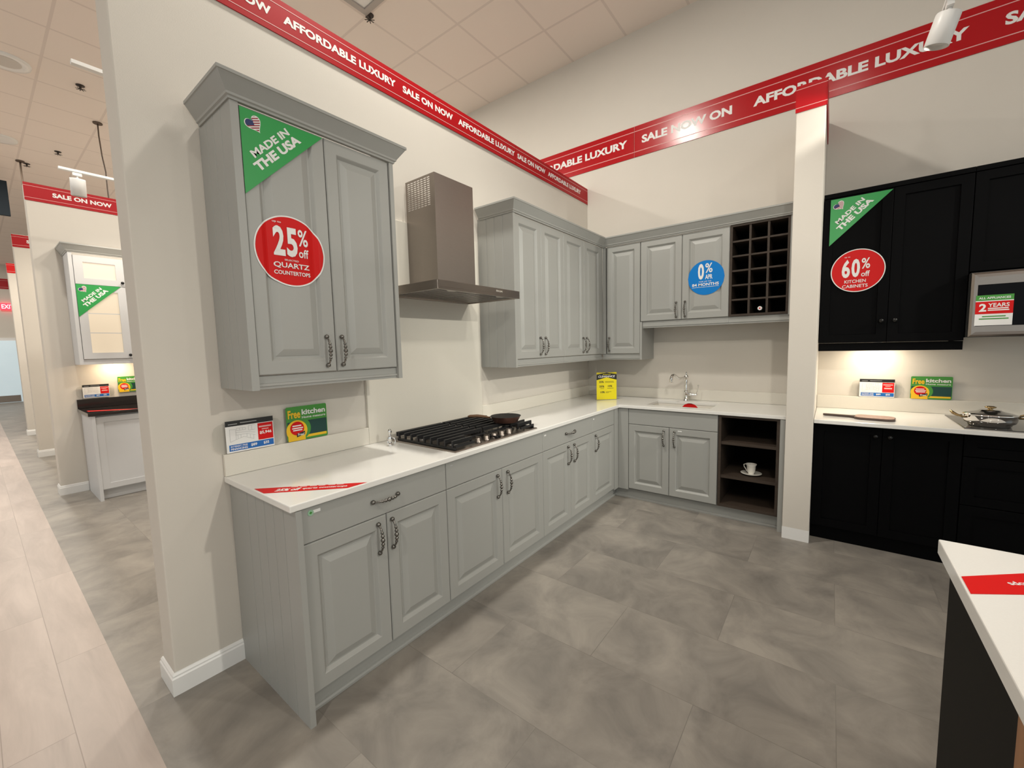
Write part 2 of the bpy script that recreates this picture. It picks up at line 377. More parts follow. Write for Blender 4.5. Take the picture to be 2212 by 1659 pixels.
# ---------------------------------------------------------------- banners
def banner(F, ub, ue, v0, v1, mt, texts, org, label, group, cuts=None):
    H = v1-v0; mb = MB(); mb.T = F
    mb.box(ub, ue, v0, v1, .0005, .006, mt)
    for f in (.17, .83):
        vv = v0+H*f; mb.rect(ub, ue, vv-H*.010, vv+H*.010, .0066, pink)
    for st, a, b in texts: mb.text(st, a, b, v0+H*.39, v0+H*.645, .0068, white, .04, 0)
    o = mb.build('sale_banner', None, org=org); return tag(o, label, 'banner', group)
GB = 'red sale banners along the wall tops'
banner(FA(0, -.0, 0), XA, -1.345, 3.052, 3.219, red, [('SALE ON NOW', -3.77, -3.326), ('AFFORDABLE LUXURY', -3.270, -2.593), ('SALE ON NOW', -2.54, -2.097), ('AFFORDABLE LUXURY', -2.043, -1.356)], (XA, 0, 3.05),
       'long red banner along the top of the grey kitchen wall, nearest the camera', GB)
banner(FA(0, -.0, 0), -1.341, -.004, 3.052, 3.219, red, [('SALE ON NOW', -1.318, -.874), ('AFFORDABLE LUXURY', -.825, -.165)], (-1.34, 0, 3.05),
       'short red banner piece ending at the inner corner above the far grey uppers', GB)
banner(FB(), -1.9, .541, 3.405, 3.708, redb, [('SALE NOW ON', -1.83, -1.0), ('AFFORDABLE LUXURY', -.82, .468)], (0, .54, 3.4),
       'large red banner piece on the high back wall, its start hidden behind the kitchen wall', GB)
banner(FB(), .545, 4.6, 3.405, 3.708, redb, [('SALE NOW ON', .622, 1.447), ('AFFORDABLE LUXURY', 1.614, 2.904), ('SALE NOW ON', 3.068, 3.9)], (0, -.545, 3.4),
       'large red banner on the high back wall reading SALE NOW ON AFFORDABLE LUXURY', GB)
mb = MB()
H = .172; z0 = 3.045
for F, a, b in ((FB(-.7395), 1.976, 2.152), (FA(0, -2.1475), -.7395-.006, -.02)):
    mb.T = F; mb.box(a, b, z0, z0+H, .0005, .006, redb if a > 0 else red)
    for f in (.17, .86): mb.rect(a, b, z0+H*f-.0018, z0+H*f+.0018, .0066, pink)
tag(mb.build('sale_banner', None, org=(-.74, -2.0, 3.04)), 'red banner strip wrapped round the top of the narrow divider wall', 'banner', GB)
for (y, x), st, lab in zip(BAYS, ('SALE ON NOW', 'SALE ON NOW', ''), ('red SALE ON NOW banner on the wall top above the white kitchen', 'red banner on the second wall end down the aisle, mostly hidden', 'bright red blank banner stub on the third wall end down the aisle')):
    tx = [(st, -3.688 if y < 5 else -3.713, -3.232), ('AFFORDABLE LUXURY', -3.1, -2.4)] if st else []
    o = banner(FA(0, y, 0), x-.006, -.1, 3.095, 3.272, red if st else redst, tx, (x, y, 3.09), lab, GB)
banner(FA(0, 19.9, 0), -5.6, -3.36, 3.83, 4.17, red, [('AFFORDABLE LUXURY', -5.4, -3.6)], (-4.5, 19.9, 3.8), 'red banner high on the far end wall above the exit sign', GB)

# ---------------------------------------------------------------- cabinets
RAISED = [(0,0), (0,.017), (.004,.022), (.056,.022), (.059,.020), (.070,.0075), (.077,.0075), (.080,.0095), (.105,.0195), (.108,.0205)]
SHAKER = [(0,0), (0,.020), (.0015,.0215), (.058,.0215), (.0595,.012)]
PLAIN = [(0,0), (0,.018), (.004,.022)]
def handle_mesh():
    mb = MB(); L = .0665
    for sg in (-1, 1): mb.sphere((0, -.0095, sg*L), .0105, pewter, 14)
    pts = []; rad = []; N = 61
    beads = [(0, .0100), (.27, .0082), (-.27, .0082), (.50, .0070), (-.50, .0070), (.68, .0052), (-.68, .0052)]
    for i in range(N):
        t = -1+2*i/(N-1); pts.append((0, -.010-.026*(1-abs(t)**3.0), L*t))
        r = .0040
        for c, b in beads:
            d = abs(t-c)*L
            if d < b: r = max(r, math.sqrt(b*b-d*d))
        rad.append(r)
    mb.tube(pts, rad, pewter, 10)
    o = mb.build('handle'); me = o.data; bpy.data.objects.remove(o); return me
HM = handle_mesh()
def knob_mesh(mt):
    mb = MB(); mb.lathe([(.006,0), (.005,.010), (.013,.016), (.015,.022), (.010,.029), (1e-5,.031)], mt, 16, Matrix.Rotation(PI/2, 4, 'X'))
    o = mb.build('knob'); me = o.data; bpy.data.objects.remove(o); return me
KM = knob_mesh(mat('dark_knob', (.03, .03, .03), .3, .8))
class Run:
    """a cabinet run: faces -y (kind A) or -x (kind B); u runs left to right as seen"""
    def __init__(s, kind): s.k = kind; s.F = FA() if kind == 'A' else FB()
    def pt(s, u, n, z): return tuple((s.F @ Vector((u, z, n)))[:])
    def front(s, root, name, u0, u1, v0, v1, n, rings, mt, hand=None, hz=None, horiz=False, knob=False, gap=.0015, nbev=0):
        mb = MB(); mb.T = s.F @ Matrix.Translation((0, 0, n)); mb.panel(u0+gap, u1-gap, v0+gap, v1-gap, rings, mt)
        o = mb.build(name, root)
        if hand is not None:
            hn = n+(rings[2][1] if len(rings) > 2 else .02)
            rz = 0 if s.k == 'A' else -PI/2
            if knob: h = put('knob', KM, o, s.pt(hand, hn, hz), (0, 0, rz))
            else: h = put('handle', HM, o, s.pt(hand, hn-.001, hz), (0, PI/2 if horiz else 0, rz) if s.k == 'A' else (0, 0, rz))
        return o
    def cbox(s, mb, u0, u1, v0, v1, n0, n1, mt): mb.T = s.F; mb.box(u0, u1, v0, v1, n0, n1, mt)
A = Run('A'); B = Run('B')
GBASE = 'grey base cabinets'; GUP = 'grey wall cabinets'
ND = .612       # carcass depth; doors sit in front of it
def base_unit(R, u0, u1, label, doors, drawer=True, dh=False, left=None, extra=None, mt=grey, group=GBASE, name='base_cabinet', rings=RAISED, din=PLAIN):
    root = thing(name, R.pt((u0+u1)/2, ND/2, 0), label, 'cabinet', group)
    mb = MB(); cm = greyd if mt is grey else mt
    if 'sink' in label:
        for a, b in ((u0, u0+.018), (u1-.018, u1)): R.cbox(mb, a, b, .10, .884, .003, ND-.002, cm)
        R.cbox(mb, u0+.018, u1-.018, .10, .118, .003, ND-.002, cm); R.cbox(mb, u0+.018, u1-.018, .118, .884, .003, .015, cm); R.cbox(mb, u0+.018, u1-.018, .72, .884, ND-.020, ND-.002, cm)
    else: R.cbox(mb, u0, u1, .10, .884, .003, ND-.002, cm)
    mb.build('carcass', root)
    if drawer: R.front(root, 'drawer', u0, u1, .735, .882, ND, din, mt, (u0+u1)/2 if dh else None, .812, True)
    top = .735 if drawer else .882
    for a, b, h in doors: R.front(root, 'door', a, b, .112, top, ND, rings, mt, h, .636)
    return root
U = [(-3.645, -2.880), (-2.880, -1.950), (-1.950, -1.180), (-1.180, -.730)]
m1 = -3.2575
c1 = base_unit(A, *U[0], 'grey base cabinet nearest the camera with a drawer pull above two raised-panel doors', [(-3.645, m1, m1-.050), (m1, -2.880, m1+.024+.0)], dh=True)
# beadboard end panel of the nearest base cabinet
def bead_panel(root, x_out, x_in, y0, y1, z0, z1, grooves, name='end_panel', mt=grey):
    pts = [(x_in, y0), (x_in, y1), (x_out, y1)]
    for g in grooves: pts += [(x_out, g+.003), (x_out+(.003 if x_in > x_out else -.003), g), (x_out, g-.003)]
    pts += [(x_out, y0)]
    mb = MB(); mb.prism(pts, z0, z1, mt); return mb.build(name, root)
bead_panel(c1, -3.668, -3.6455, -.655, -.002, 0, .884, [-.20, -.29, -.375, -.46, -.55])
mid2 = -2.413
c2 = base_unit(A, *U[1], 'wide grey base cabinet under the gas cooktop, plain drawer front without a pull', [(-2.880, mid2, mid2-.050), (mid2, -1.950, mid2+.050)])
mid3 = -1.553
c3 = base_unit(A, *U[2], 'grey base cabinet right of the cooktop one, two narrow doors whose pulls nearly touch', [(-1.950, mid3, mid3-.048), (mid3, -1.180, mid3+.048)], dh=True)
c4 = base_unit(A, *U[3], 'narrow single-door grey base cabinet next to the inner corner', [(-1.180, -.730, -1.180+.052)])
mb = MB(); mb.box(-.729, -.637, -.636, -.55, .10, .884, grey); mb.build('filler_strip', c4)
c5 = base_unit(B, .735, 1.507, 'grey sink base cabinet under the chrome faucet with two raised-panel doors', [(.735, 1.111, 1.111-.045), (1.111, 1.507, 1.111+.048)])
mb = MB(); mb.box(-.636, -.55, -.734, -.638, .10, .884, grey); mb.build('filler_strip', c5)
# handles on unit 1: left door pull 52 mm left of the split, right door pull close to it
# open shelf unit
sh = thing('open_shelf_unit', (-.3, -1.72, 0), 'dark brown open shelf unit with a white cup beside the sink cabinet', 'shelf')
mb = MB()
for a, b in ((1.512, 1.532), (1.920, 1.940)): B.cbox(mb, a, b, .112, .882, .02, ND+.024, dark)
B.cbox(mb, 1.532, 1.920, .112, .136, .02, ND+.024, dark); B.cbox(mb, 1.532, 1.920, .866, .882, .02, ND+.022, dark)
mb.build('carcass', sh)
mb = MB(); B.cbox(mb, 1.512, 1.940, .112, .882, .004, .0195, darkshade); mb.build('back_panel', sh)
for z in (.640, .357):
    mb = MB(); B.cbox(mb, 1.5325, 1.9195, z, z+.024, .02, ND+.016, dark); mb.build('shelf', sh)
mb = MB(); B.cbox(mb, 1.942, 1.974, 0, .884, .004, .650, grey)
tag(mb.build('end_panel', None, .001, org=(-.3, -1.958, 0)), 'tall thin grey end panel between the open shelves and the divider wall', 'panel')
# plinths with a small quarter round at the floor
KP = [(0, 0), (.014, 0), (.014, .010), (.009, .017), (.002, .020), (.002, .095), (0, .095)]
mb = MB(); mb.sweep([(-3.643, -.572), (-.572, -.572), (-.572, -1.940)], KP+[(-.014, .095), (-.014, 0)], grey)
tag(mb.build('toe_kick', None, org=(-2, -.57, 0)), 'grey toe kick running in an L under the grey base cabinets', 'toe kick')

# countertop in one L with the sink cut-out
CT = MB(); hx0, hx1, hy0, hy1 = -.52, -.165, -1.42, -.86
CT.slab([-3.688, -.655, hx0, hx1, -.003], [-1.979, hy0, hy1, -.655, -.003],
        lambda x, y: (y > -.655 or x > -.655) and not (hx0 < x < hx1 and hy0 < y < hy1), .886, .914, quartz)
ct = CT.build('countertop', None, .004, org=(-3.6, -.3, .886)); tag(ct, 'glossy white quartz countertop running in an L over the grey base cabinets', 'countertop')
def spl(boxes, label, name='backsplash', mt=quartzs):
    mb = MB(); xs = boxes[0]
    for b in boxes: mb.box(*b, mt)
    return tag(mb.build(name, None, .0015, org=(boxes[0][0], boxes[0][2], boxes[0][4])), label, 'backsplash', 'quartz backsplash pieces')
spl([(-3.686, -2.927, -.021, -.001, .915, 1.018)], 'low quartz backsplash strip under the two leaflet cards on the near left')
spl([(-2.926, -1.890, -.021, -.001, .915, 2.3)], 'full-height cream quartz splash panel behind the gas cooktop and hood')
spl([(-1.889, -.022, -.021, -.001, .915, 1.018)], 'low quartz backsplash strip under the far grey wall cabinets')
spl([(-.021, -.001, -1.979, -.001, .915, 1.018)], 'low quartz backsplash strip behind the chrome kitchen faucet')

# ---- wall cabinets
NU = .320
CROWN = [(-.012, 2.466), (.006, 2.466), (.008, 2.474), (.014, 2.478), (.016, 2.486), (.050, 2.536), (.054, 2.538), (.054, 2.550), (-.012, 2.550)]
def crown(path, parent=None, mt=grey, dz=0, side=1):
    mb = MB(); mb.sweep(path, [(q, z+dz) for q, z in CROWN], mt, side); return mb.build('crown_molding', parent, **({} if parent else {'org': (path[0][0], path[0][1], 2.47+dz)}))
def rail(R, root, u0, u1, z0, z1, n, mt=grey):
    mb = MB(); mb.T = R.F
    d = z1-z0
    # profile in (n, v) swept along u
    for a, b, c, e in ((n-.020, n, 0, .22), (n-.020, n+.006, .22, .42), (n-.020, n-.003, .42, 1)):
        mb.box(u0, u1, z0+d*c, z0+d*e, a, b, mt)
    return mb.build('light_rail', root, .001)
def wall_unit(R, u0, u1, z0, z1, label, doors, hz, mt=grey, group=GUP, rings=RAISED):
    root = thing('wall_cabinet', R.pt((u0+u1)/2, NU/2, z0), label, 'cabinet', group)
    mb = MB(); R.cbox(mb, u0, u1, z0, z1, .002, NU-.002, greyd if mt is grey else mt); mb.build('carcass', root)
    for a, b, h in doors: R.front(root, 'door', a, b, z0, z1, NU, rings, mt, h, hz)
    return root
w1 = wall_unit(A, -3.638, -2.936, 1.388, 2.466, 'large two-door grey wall cabinet left of the hood with sale stickers', [(-3.638, -3.287, -3.287-.048), (-3.287, -2.936, -3.287+.028)], 1.486)
bead_panel(w1, -3.668, -3.6385, -.350, -.002, 1.328, 2.478, [-.09, -.17, -.25], mt=grey)
mb = MB(); mb.box(-2.9355, -2.912, -.350, -.002, 1.328, 2.478, grey); mb.build('end_panel', w1)
rail(A, w1, -3.638, -2.936, 1.330, 1.386, .330)
crown([(-3.668, -.022), (-3.668, -.350), (-2.912, -.350), (-2.912, -.022)], w1)
w2 = wall_unit(A, -1.840, -1.125, 1.388, 2.466, 'two-door grey wall cabinet right of the hood with a beadboard side', [(-1.840, -1.4825, -1.4825-.038), (-1.4825, -1.125, -1.4825+.038)], 1.486)
bead_panel(w2, -1.862, -1.8405, -.350, -.002, 1.328, 2.478, [-.09, -.17, -.25])
w3 = wall_unit(A, -1.124, -.375, 1.388, 2.466, 'two-door grey wall cabinet in the middle of the far run, next to the corner', [(-1.124, -.745, -.745-.036), (-.745, -.375, -.745+.036)], 1.486)
mb = MB(); mb.box(-.3745, -.342, -.341, -.30, 1.388, 2.466, grey); mb.build('filler_strip', w3)
rail(A, w2, -1.840, -1.1255, 1.330, 1.386, .330); rail(A, w3, -1.124, -.335, 1.330, 1.386, .330)
w4 = wall_unit(B, .376, .735, 1.388, 2.466, 'single-door grey wall cabinet on the back wall, right of the inner corner', [(.386, .735, .386+.030)], 1.486)
mb = MB(); mb.box(-.341, -.30, -.3755, -.3425, 1.388, 2.466, grey); mb.build('filler_strip', w4)
rail(B, w4, .335, .7345, 1.330, 1.386, .330)
mb = MB(); B.cbox(mb, .7355, .7555, 1.328, 1.697, .002, .345, grey); mb.build('end_panel', w4)
w5 = wall_unit(B, .738, 1.515, 1.700, 2.466, 'short two-door grey wall cabinet above the sink with a blue round sticker', [(.738, 1.123, 1.123-.046), (1.123, 1.515, 1.123+.032)], 1.792)
rail(B, w5, .757, 1.515, 1.636, 1.698, .330)
cr = crown([(-1.862, -.022), (-1.862, -.350), (-.350, -.350), (-.350, -1.979)]); tag(cr, 'grey crown molding running round the corner over the far grey wall cabinets', 'molding')
# wine rack
wr = thing('wine_rack', (-.17, -1.73, 1.70), 'dark brown wine rack of eighteen square cells beside the short wall cabinet', 'wine rack', None)
mb = MB()
B.cbox(mb, 1.5165, 1.534, 1.700, 2.464, .004, .345, dark); B.cbox(mb, 1.927, 1.944, 1.700, 2.464, .004, .345, dark)
B.cbox(mb, 1.534, 1.927, 1.700, 1.718, .004, .345, dark); B.cbox(mb, 1.534, 1.927, 2.448, 2.464, .004, .345, dark)
mb.build('carcass', wr)
mb = MB(); B.cbox(mb, 1.534, 1.927, 1.718, 2.448, .004, .02, darkshade); mb.build('back_panel', wr)
mb = MB()
for k in (1, 2): uu = 1.534+.131*k; B.cbox(mb, uu-.008, uu+.008, 1.718, 2.448, .0205, .340, dark)
for k in range(1, 6):
    zz = 1.718+.730*k/6
    for j in range(3): a = 1.534+.131*j+(.0085 if j else .0005); b = 1.534+.131*(j+1)-(.0085 if j < 2 else .0005); B.cbox(mb, a, b, zz-.007, zz+.007, .0205, .338, dark)
mb.build('lattice', wr)
mb = MB(); B.cbox(mb, 1.945, 1.968, 1.690, 2.466, .004, .345, grey); mb.build('end_strip', wr)
rail(B, wr, 1.5155, 1.972, 1.636, 1.698, .330)
# bottle lying in the bottom middle cell
mb = MB(); Tm = Matrix.Translation((-.045, -1.745, 1.7565)) @ Matrix.Rotation(-PI/2, 4, 'Y')
mb.lathe([(.030, 0), (.037, .004), (.037, .170), (.030, .195), (.015, .212), (.0145, .255)], mat('dark_bottle_glass', (.01, .015, .012), .1), 20, Tm)
mb.lathe([(.0155, .215), (.0158, .262), (.017, .264), (.017, .276), (.0158, .278)], white, 20, Tm)
mb.lathe([(.006, .2782), (.006, .2786)], redst, 12, Tm)
tag(mb.build('wine_bottle', None, org=(-.045, -1.745, 1.72)), 'bottle with a white capped end lying in the bottom middle wine rack cell', 'bottle')

# ---------------------------------------------------------------- range hood
hd = thing('range_hood', (-2.393, -.25, 1.814), 'stainless steel chimney range hood mounted above the gas cooktop', 'range hood')
hx = (-2.772, -2.016)
mb = MB(); mb.box(hx[0], hx[1], -.508, -.0215, 1.826, 1.864, steelx); 
mb.panel(hx[0], hx[1], .0215, .508, [(0,0), (0,.012), (.02,.012), (.022,.004)], steelx, Matrix(((1,0,0,0),(0,-1,0,0),(0,0,-1,1.826),(0,0,0,1))))
mb.build('canopy', hd, .0008)
for a, b in ((hx[0]+.03, -2.40), (-2.386, hx[1]-.03)):
    mb = MB(); mb.box(a, b, -.44, -.10, 1.8205, 1.8255, steeld)
    for k in range(9): y = -.42+.0375*k; mb.box(a+.02, b-.02, y, y+.006, 1.8185, 1.8205, steelx)
    mb.build('grease_filter', hd)
for x in (-2.62, -2.17):
    mb = MB(); mb.lathe([(.032, 1.817), (.034, 1.822), (.034, 1.8255)], offl, 20, Matrix.Translation((x, -.468, 0)).to_4x4()); mb.build('hood_lamp', hd)
for k in range(4):
    mb = MB(); mb.lathe([(.0075, 0), (.0075, .004), (.006, .005)], chrome, 14, FA(-2.262+.0165*k, -.508, 1.845)); mb.build('button', hd)
# chimney with vent slots at the top of both sides
cx0, cx1, cyf, cyb, cz0, cz1 = -2.566, -2.226, -.292, -.0215, 1.864, 2.548
mb = MB()
mb.box(cx0, cx1, cyf, cyf+.0012, cz0, cz1, steel)
ys = [cyb]; yy = cyb-.018
cols = []
while yy-.024 > cyf+.012: cols.append((yy, yy-.024)); yy -= .031
for c in cols: ys += [c[0], c[1]]
ys.append(cyf+.0012); ys = sorted(ys)
zs = [cz0, 2.17]; zz = 2.365; slots = []
while zz < 2.532: slots.append((zz, zz+.0065)); zs += [zz, zz+.0065]; zz += .0125
zs += [cz1]; zs = sorted(set(zs))
def hole(y, z): return any(c[1] < y < c[0] for c in cols) and any(a < z < b for a, b in slots)
for x in (cx0, cx1-.0012):
    # grid in (y,z) extruded in x
    m3 = MB(); m3.slab(ys, zs, lambda y, z: not hole(y, z), 0, .0012, steel)
    mb.add([(x+v.z, v.x, v.y) for v in m3.v], m3.f, steel)
mb.build('chimney', hd)

# ---------------------------------------------------------------- gas cooktop
gc = thing('gas_cooktop', (-2.4, -.34, .914), 'stainless gas cooktop with black cast iron grates set in the white countertop', 'cooktop')
gx0, gx1, gy0, gy1 = -2.795, -1.998, -.622, -.065
mb = MB(); mb.panel(gx0, gx1, gy0, gy1, [(0,.9145), (0,.919), (.004,.922), (.020,.922), (.026,.918)], steelx); mb.build('tray', gc)
def grate(x0, x1, notch):
    mb = MB(); zt = .972; b = .006
    def bar(xa, xb, ya, yb, z0=.950, z1=zt): mb.box(xa, xb, ya, yb, z0, z1, iron)
    yf = -.605; yb_ = -.085
    bar(x0, x1, yb_-.012, yb_, .945, zt)                                   # back rail
    bar(x0, x0+.010, yf, yb_-.0125, .922, .934); bar(x1-.010, x1, yf, yb_-.0125, .922, .934)
    fx0, fx1 = (x0, x0+.16) if notch == 'r' else (x1-.16, x1)
    bar(fx0+.0105, fx1, yf, yf+.010, .934, .948)
    bar(x0+.0105, x1-.0105, -.508, -.500, .938, .949)
    n = 9
    for k in range(n):
        y = -.585+(.47*k)/(n-1)
        if y < -.51: a, c = fx0, fx1
        else: a, c = x0, x1
        bar(a, c, y, y+.011)
        for xx in ((a, a+.012), (c-.012, c)): bar(xx[0], xx[1], y, y+.011, .9345, .9495)
    for xx in (x0, x1-.014):
        for y in (yf, yb_-.014): mb.box(xx, xx+.014, y, y+.014, .9185, .9218, iron)
    mb.build('grate', gc, .0012)
grate(-2.778, -2.402, 'r'); grate(-2.388, -2.012, 'l')
for x, y, r in ((-2.66, -.20, .036), (-2.66, -.46, .030), (-2.395, -.30, .045), (-2.13, -.20, .030), (-2.13, -.46, .036)):
    mb = MB(); T = Matrix.Translation((x, y, 0)); mb.lathe([(r+.014, .9185), (r+.012, .926), (r, .928)], steeld, 24, T); mb.lathe([(r, .9281), (r, .935), (r-.004, .938)], iron, 24, T); mb.build('burner', gc)
mb = MB()
mb.lathe([(.021, 0), (.021, .004), (.0165, .008), (.0155, .026), (.013, .028)], steelx, 20); mb.box(-.0035, .0035, -.020, .020, .010, .034, steelx)
o = mb.build('knob'); CK = o.data; bpy.data.objects.remove(o)
for k in range(5): put('knob', CK, gc, (-2.545+.075*k, -.565, .919), (0, 0, .1*k))

# frying pan
fp = thing('frying_pan', (-2.155, -.47, .974), 'small copper frying pan with a black inside standing on the cooktop grate', 'pan')
T = Matrix.Translation((-2.155, -.47, .973)); mb = MB()
mb.lathe([(.078, 0), (.082, .002), (.102, .040), (.105, .042)], copper, 36, T); mb.build('body', fp)
mb = MB(); mb.lathe([(1e-5, .004), (.076, .004), (.079, .006), (.0995, .041), (.105, .0422)], nonstick, 36, T); mb.build('cooking_surface', fp)
mb = MB(); d = Vector((-.52, .85, 0)).normalized(); p0 = Vector((-2.155, -.47, 1.000))+d*.100
mb.tube([p0, p0+d*.02+Vector((0,0,.004)), p0+d*.05+Vector((0,0,.010)), p0+d*.10+Vector((0,0,.014)), p0+d*.15+Vector((0,0,.012)), p0+d*.165+Vector((0,0,.011))], [.006, .006, .009, .011, .010, .005], brownh, 10)
mb.build('handle', fp)
mb = MB(); mb.sphere(p0+Vector((0,0,.001)), .008, chrome, 10); mb.build('rivet', fp)

# chrome ornament left of the cooktop
T = Matrix.Translation((-2.872, -.150, .9145)); mb = MB()
mb.lathe([(.018, 0), (.019, .004), (.010, .010), (.007, .022), (.013, .032), (.015, .045), (.009, .058), (.006, .066), (.011, .076), (.013, .086), (.009, .096), (1e-5, .101)], chrome, 20, T)
mb.tube([(.010, -.004, .048), (.024, -.012, .040), (.028, -.016, .024), (.024, -.014, .010), (.018, -.012, .002)], [.005, .0045, .004, .004, .005], chrome, 8, T)
mb.tube([(-.010, .002, .050), (-.022, -.006, .036), (-.022, -.010, .020), (-.018, -.010, .004)], [.005, .0045, .004, .005], chrome, 8, T)
tag(mb.build('chrome_ornament', None, org=(-2.872, -.15, .9145)), 'small upright chrome ornament on the white countertop left of the cooktop', 'ornament')

# ---------------------------------------------------------------- sink and faucet
mb = MB(); t = .006
xs = (hx0-.008, hx1+.008); yy = (hy0-.008, hy1+.008); zb = .70
mb.box(xs[0], xs[1], yy[0], yy[1], zb, zb+t, china)
mb.box(xs[0], xs[0]+t, yy[0], yy[1], zb+t, .885, china); mb.box(xs[1]-t, xs[1], yy[0], yy[1], zb+t, .885, china)
mb.box(xs[0]+t, xs[1]-t, yy[0], yy[0]+t, zb+t, .885, china); mb.box(xs[0]+t, xs[1]-t, yy[1]-t, yy[1], zb+t, .885, china)
mb.lathe([(.04, zb+t+.0005), (.038, zb+t+.002), (.02, zb+t+.001)], chrome, 20, Matrix.Translation(((hx0+hx1)/2, (hy0+hy1)/2, 0)))
tag(mb.build('sink', None, org=((hx0+hx1)/2, (hy0+hy1)/2, zb)), 'white rectangular undermount sink sunk in the countertop by the faucet', 'sink')
mb = MB(); mb.T = FB(hx1+.0015, 0, 0); pts = [(1.165+.085*math.cos(a), .815+.085*math.sin(a)) for a in [2*PI*k/40 for k in range(40)]]
mb.prism(pts, .0, .0015, redst)
tag(mb.build('sticker', None, org=(hx1, -1.165, .815)), 'round red sticker inside the sink, only its top arc showing', 'sticker', 'round promotional stickers')
fx, fy = -.075, -1.105
fc = thing('kitchen_faucet', (fx, fy, .914), 'tall chrome traditional faucet with a hooked spout standing behind the sink', 'faucet')
T = Matrix.Translation((fx, fy, .9145)); mb = MB()
mb.lathe([(.028, 0), (.026, .008), (.017, .014), (.0165, .075), (.020, .080), (.022, .090), (.016, .098), (.012, .106), (.016, .116), (.011, .128), (.0175, .148), (.010, .166), (.0175, .185), (.010, .205), (.012, .214), (.020, .226), (.022, .240), (.012, .252), (.006, .262), (.008, .270), (.006, .280), (1e-5, .284)], chrome, 24, T)
mb.build('column', fc)
mb = MB(); k = .115
sp = [(0, .0, .234), (-.05, .022, .226), (-.085, .037, .222), (-.115, .050, .232), (-.140, .061, .252), (-.165, .072, .262), (-.185, .081, .256), (-.196, .086, .236), (-.198, .087, .215), (-.198, .087, .205), (-.198, .087, .193)]
mb.tube([Vector(p) for p in sp], [.014, .012, .011, .011, .012, .013, .014, .015, .017, .012, .020], chrome, 12, T); mb.build('spout', fc)
mb = MB(); mb.tube([(0, -.012, .062), (0, -.035, .062), (-.0, -.07, .062), (0, -.078, .062), (0, -.086, .062), (0, -.102, .062)], [.015, .016, .016, .010, .013, .009], chrome, 12, T)
mb.tube([(0, -.094, .066), (-.004, -.098, .085), (-.004, -.108, .105), (-.003, -.112, .130), (-.003, -.112, .148)], [.005, .0035, .003, .0035, .004], chrome, 8, T); mb.sphere((-.003, -.112, .152), .0075, chrome, 10, T)
mb.build('lever', fc)

# ---------------------------------------------------------------- cup and saucer
sz = .3815; cx, cy = -.50, -1.738
T = Matrix.Translation((cx, cy, sz)); mb = MB()
mb.lathe([(.030, 0), (.034, .003), (.075, .014), (.078, .016), (.075, .0165), (.034, .006), (1e-5, .006)], china, 36, T)
tag(mb.build('saucer', None, org=(cx, cy, sz)), 'white china saucer on the middle board of the dark open shelves', 'saucer')
cup = thing('teacup', (cx, cy, sz+.0065), 'white china teacup standing on the saucer in the dark open shelves', 'cup')
T = Matrix.Translation((cx, cy, sz+.0068)); mb = MB()
mb.lathe([(.022, 0), (.023, .003), (.021, .006), (.029, .020), (.032, .045), (.034, .070), (.041, .083), (.0395, .0835), (.0325, .070), (.030, .045), (.026, .018), (1e-5, .010)], china, 32, T)
mb.build('bowl', cup)
mb = MB(); hdir = Vector((.42, 1, 0)).normalized()
mb.tube([hdir*.031+Vector((0,0,.066)), hdir*.048+Vector((0,0,.074)), hdir*.062+Vector((0,0,.066)), hdir*.060+Vector((0,0,.050)), hdir*.046+Vector((0,0,.034)), hdir*.037+Vector((0,0,.018)), hdir*.026+Vector((0,0,.012))], .0042, china, 8, T); mb.build('handle', cup)

# ---------------------------------------------------------------- printed matter
GT = 'green MADE IN THE USA corner signs'; GD = 'round promotional stickers'
def heart_pts(cx, cy, s, ang, n=48):
    out = []
    for k in range(n):
        t = 2*PI*k/n; x = 16*math.sin(t)**3/17; y = (13*math.cos(t)-5*math.cos(2*t)-2*math.cos(3*t)-math.cos(4*t))/17
        out.append((x, y))
    ca, sa = math.cos(ang), math.sin(ang)
    return [(cx+s*(x*ca-y*sa), cy+s*(x*sa+y*ca)) for x, y in out]
def clip(poly, a, b, c):       # keep a*x+b*y >= c
    out = []; n = len(poly)
    for i in range(n):
        p, q = poly[i], poly[(i+1)%n]; dp = a*p[0]+b*p[1]-c; dq = a*q[0]+b*q[1]-c
        if dp >= 0: out.append(p)
        if (dp >= 0) != (dq >= 0): t = dp/(dp-dq); out.append((p[0]+t*(q[0]-p[0]), p[1]+t*(q[1]-p[1])))
    return out
def usa_triangle(F, u0, v1, w, h, org, label):
    mb = MB(); mb.T = F; n0, n1 = .0002, .0022
    mb.prism([(u0, v1), (u0+w, v1), (u0, v1-h)], n0, n1, green)
    # heart flag: left lobe canton, stripes elsewhere
    hc = (u0+.148*w, v1-.150*h); s = .098*w; ang = math.radians(38)
    mb.flat(heart_pts(hc[0], hc[1], s*1.10, ang), n1+.0004, white)
    base = heart_pts(hc[0], hc[1], s, ang)
    for k in range(-4, 5):
        c0 = k*s*.26; a, b = -.36, .93
        off = a*hc[0]+b*hc[1]
        p = clip(clip(base, a, b, off+c0), -a, -b, -(off+c0+s*.13))
        if len(p) > 2: mb.flat(p, n1+.0008, stripe)
    p = clip(clip(base, -.93, -.36, -(.93*hc[0]+.36*hc[1])+s*.0), -.36, .93, -.36*hc[0]+.93*hc[1]-s*.15)
    if len(p) > 2: mb.flat(p, n1+.0012, navy)
    ca = math.atan2(h, w); L = math.hypot(w, h)
    # text runs parallel to the long edge
    R = Matrix.Translation((u0, v1-h, 0)) @ Matrix.Rotation(ca, 4, 'Z')
    mb.text('MADE IN', L*.290, L*.725, L*.157, L*.217, n1+.0006, white, .035, 0, R)
    mb.text('THE USA', L*.235, L*.775, L*.062, L*.137, n1+.0006, white, .045, 0, R)
    return tag(mb.build('corner_sign', None, org=org), label, 'sign', GT)
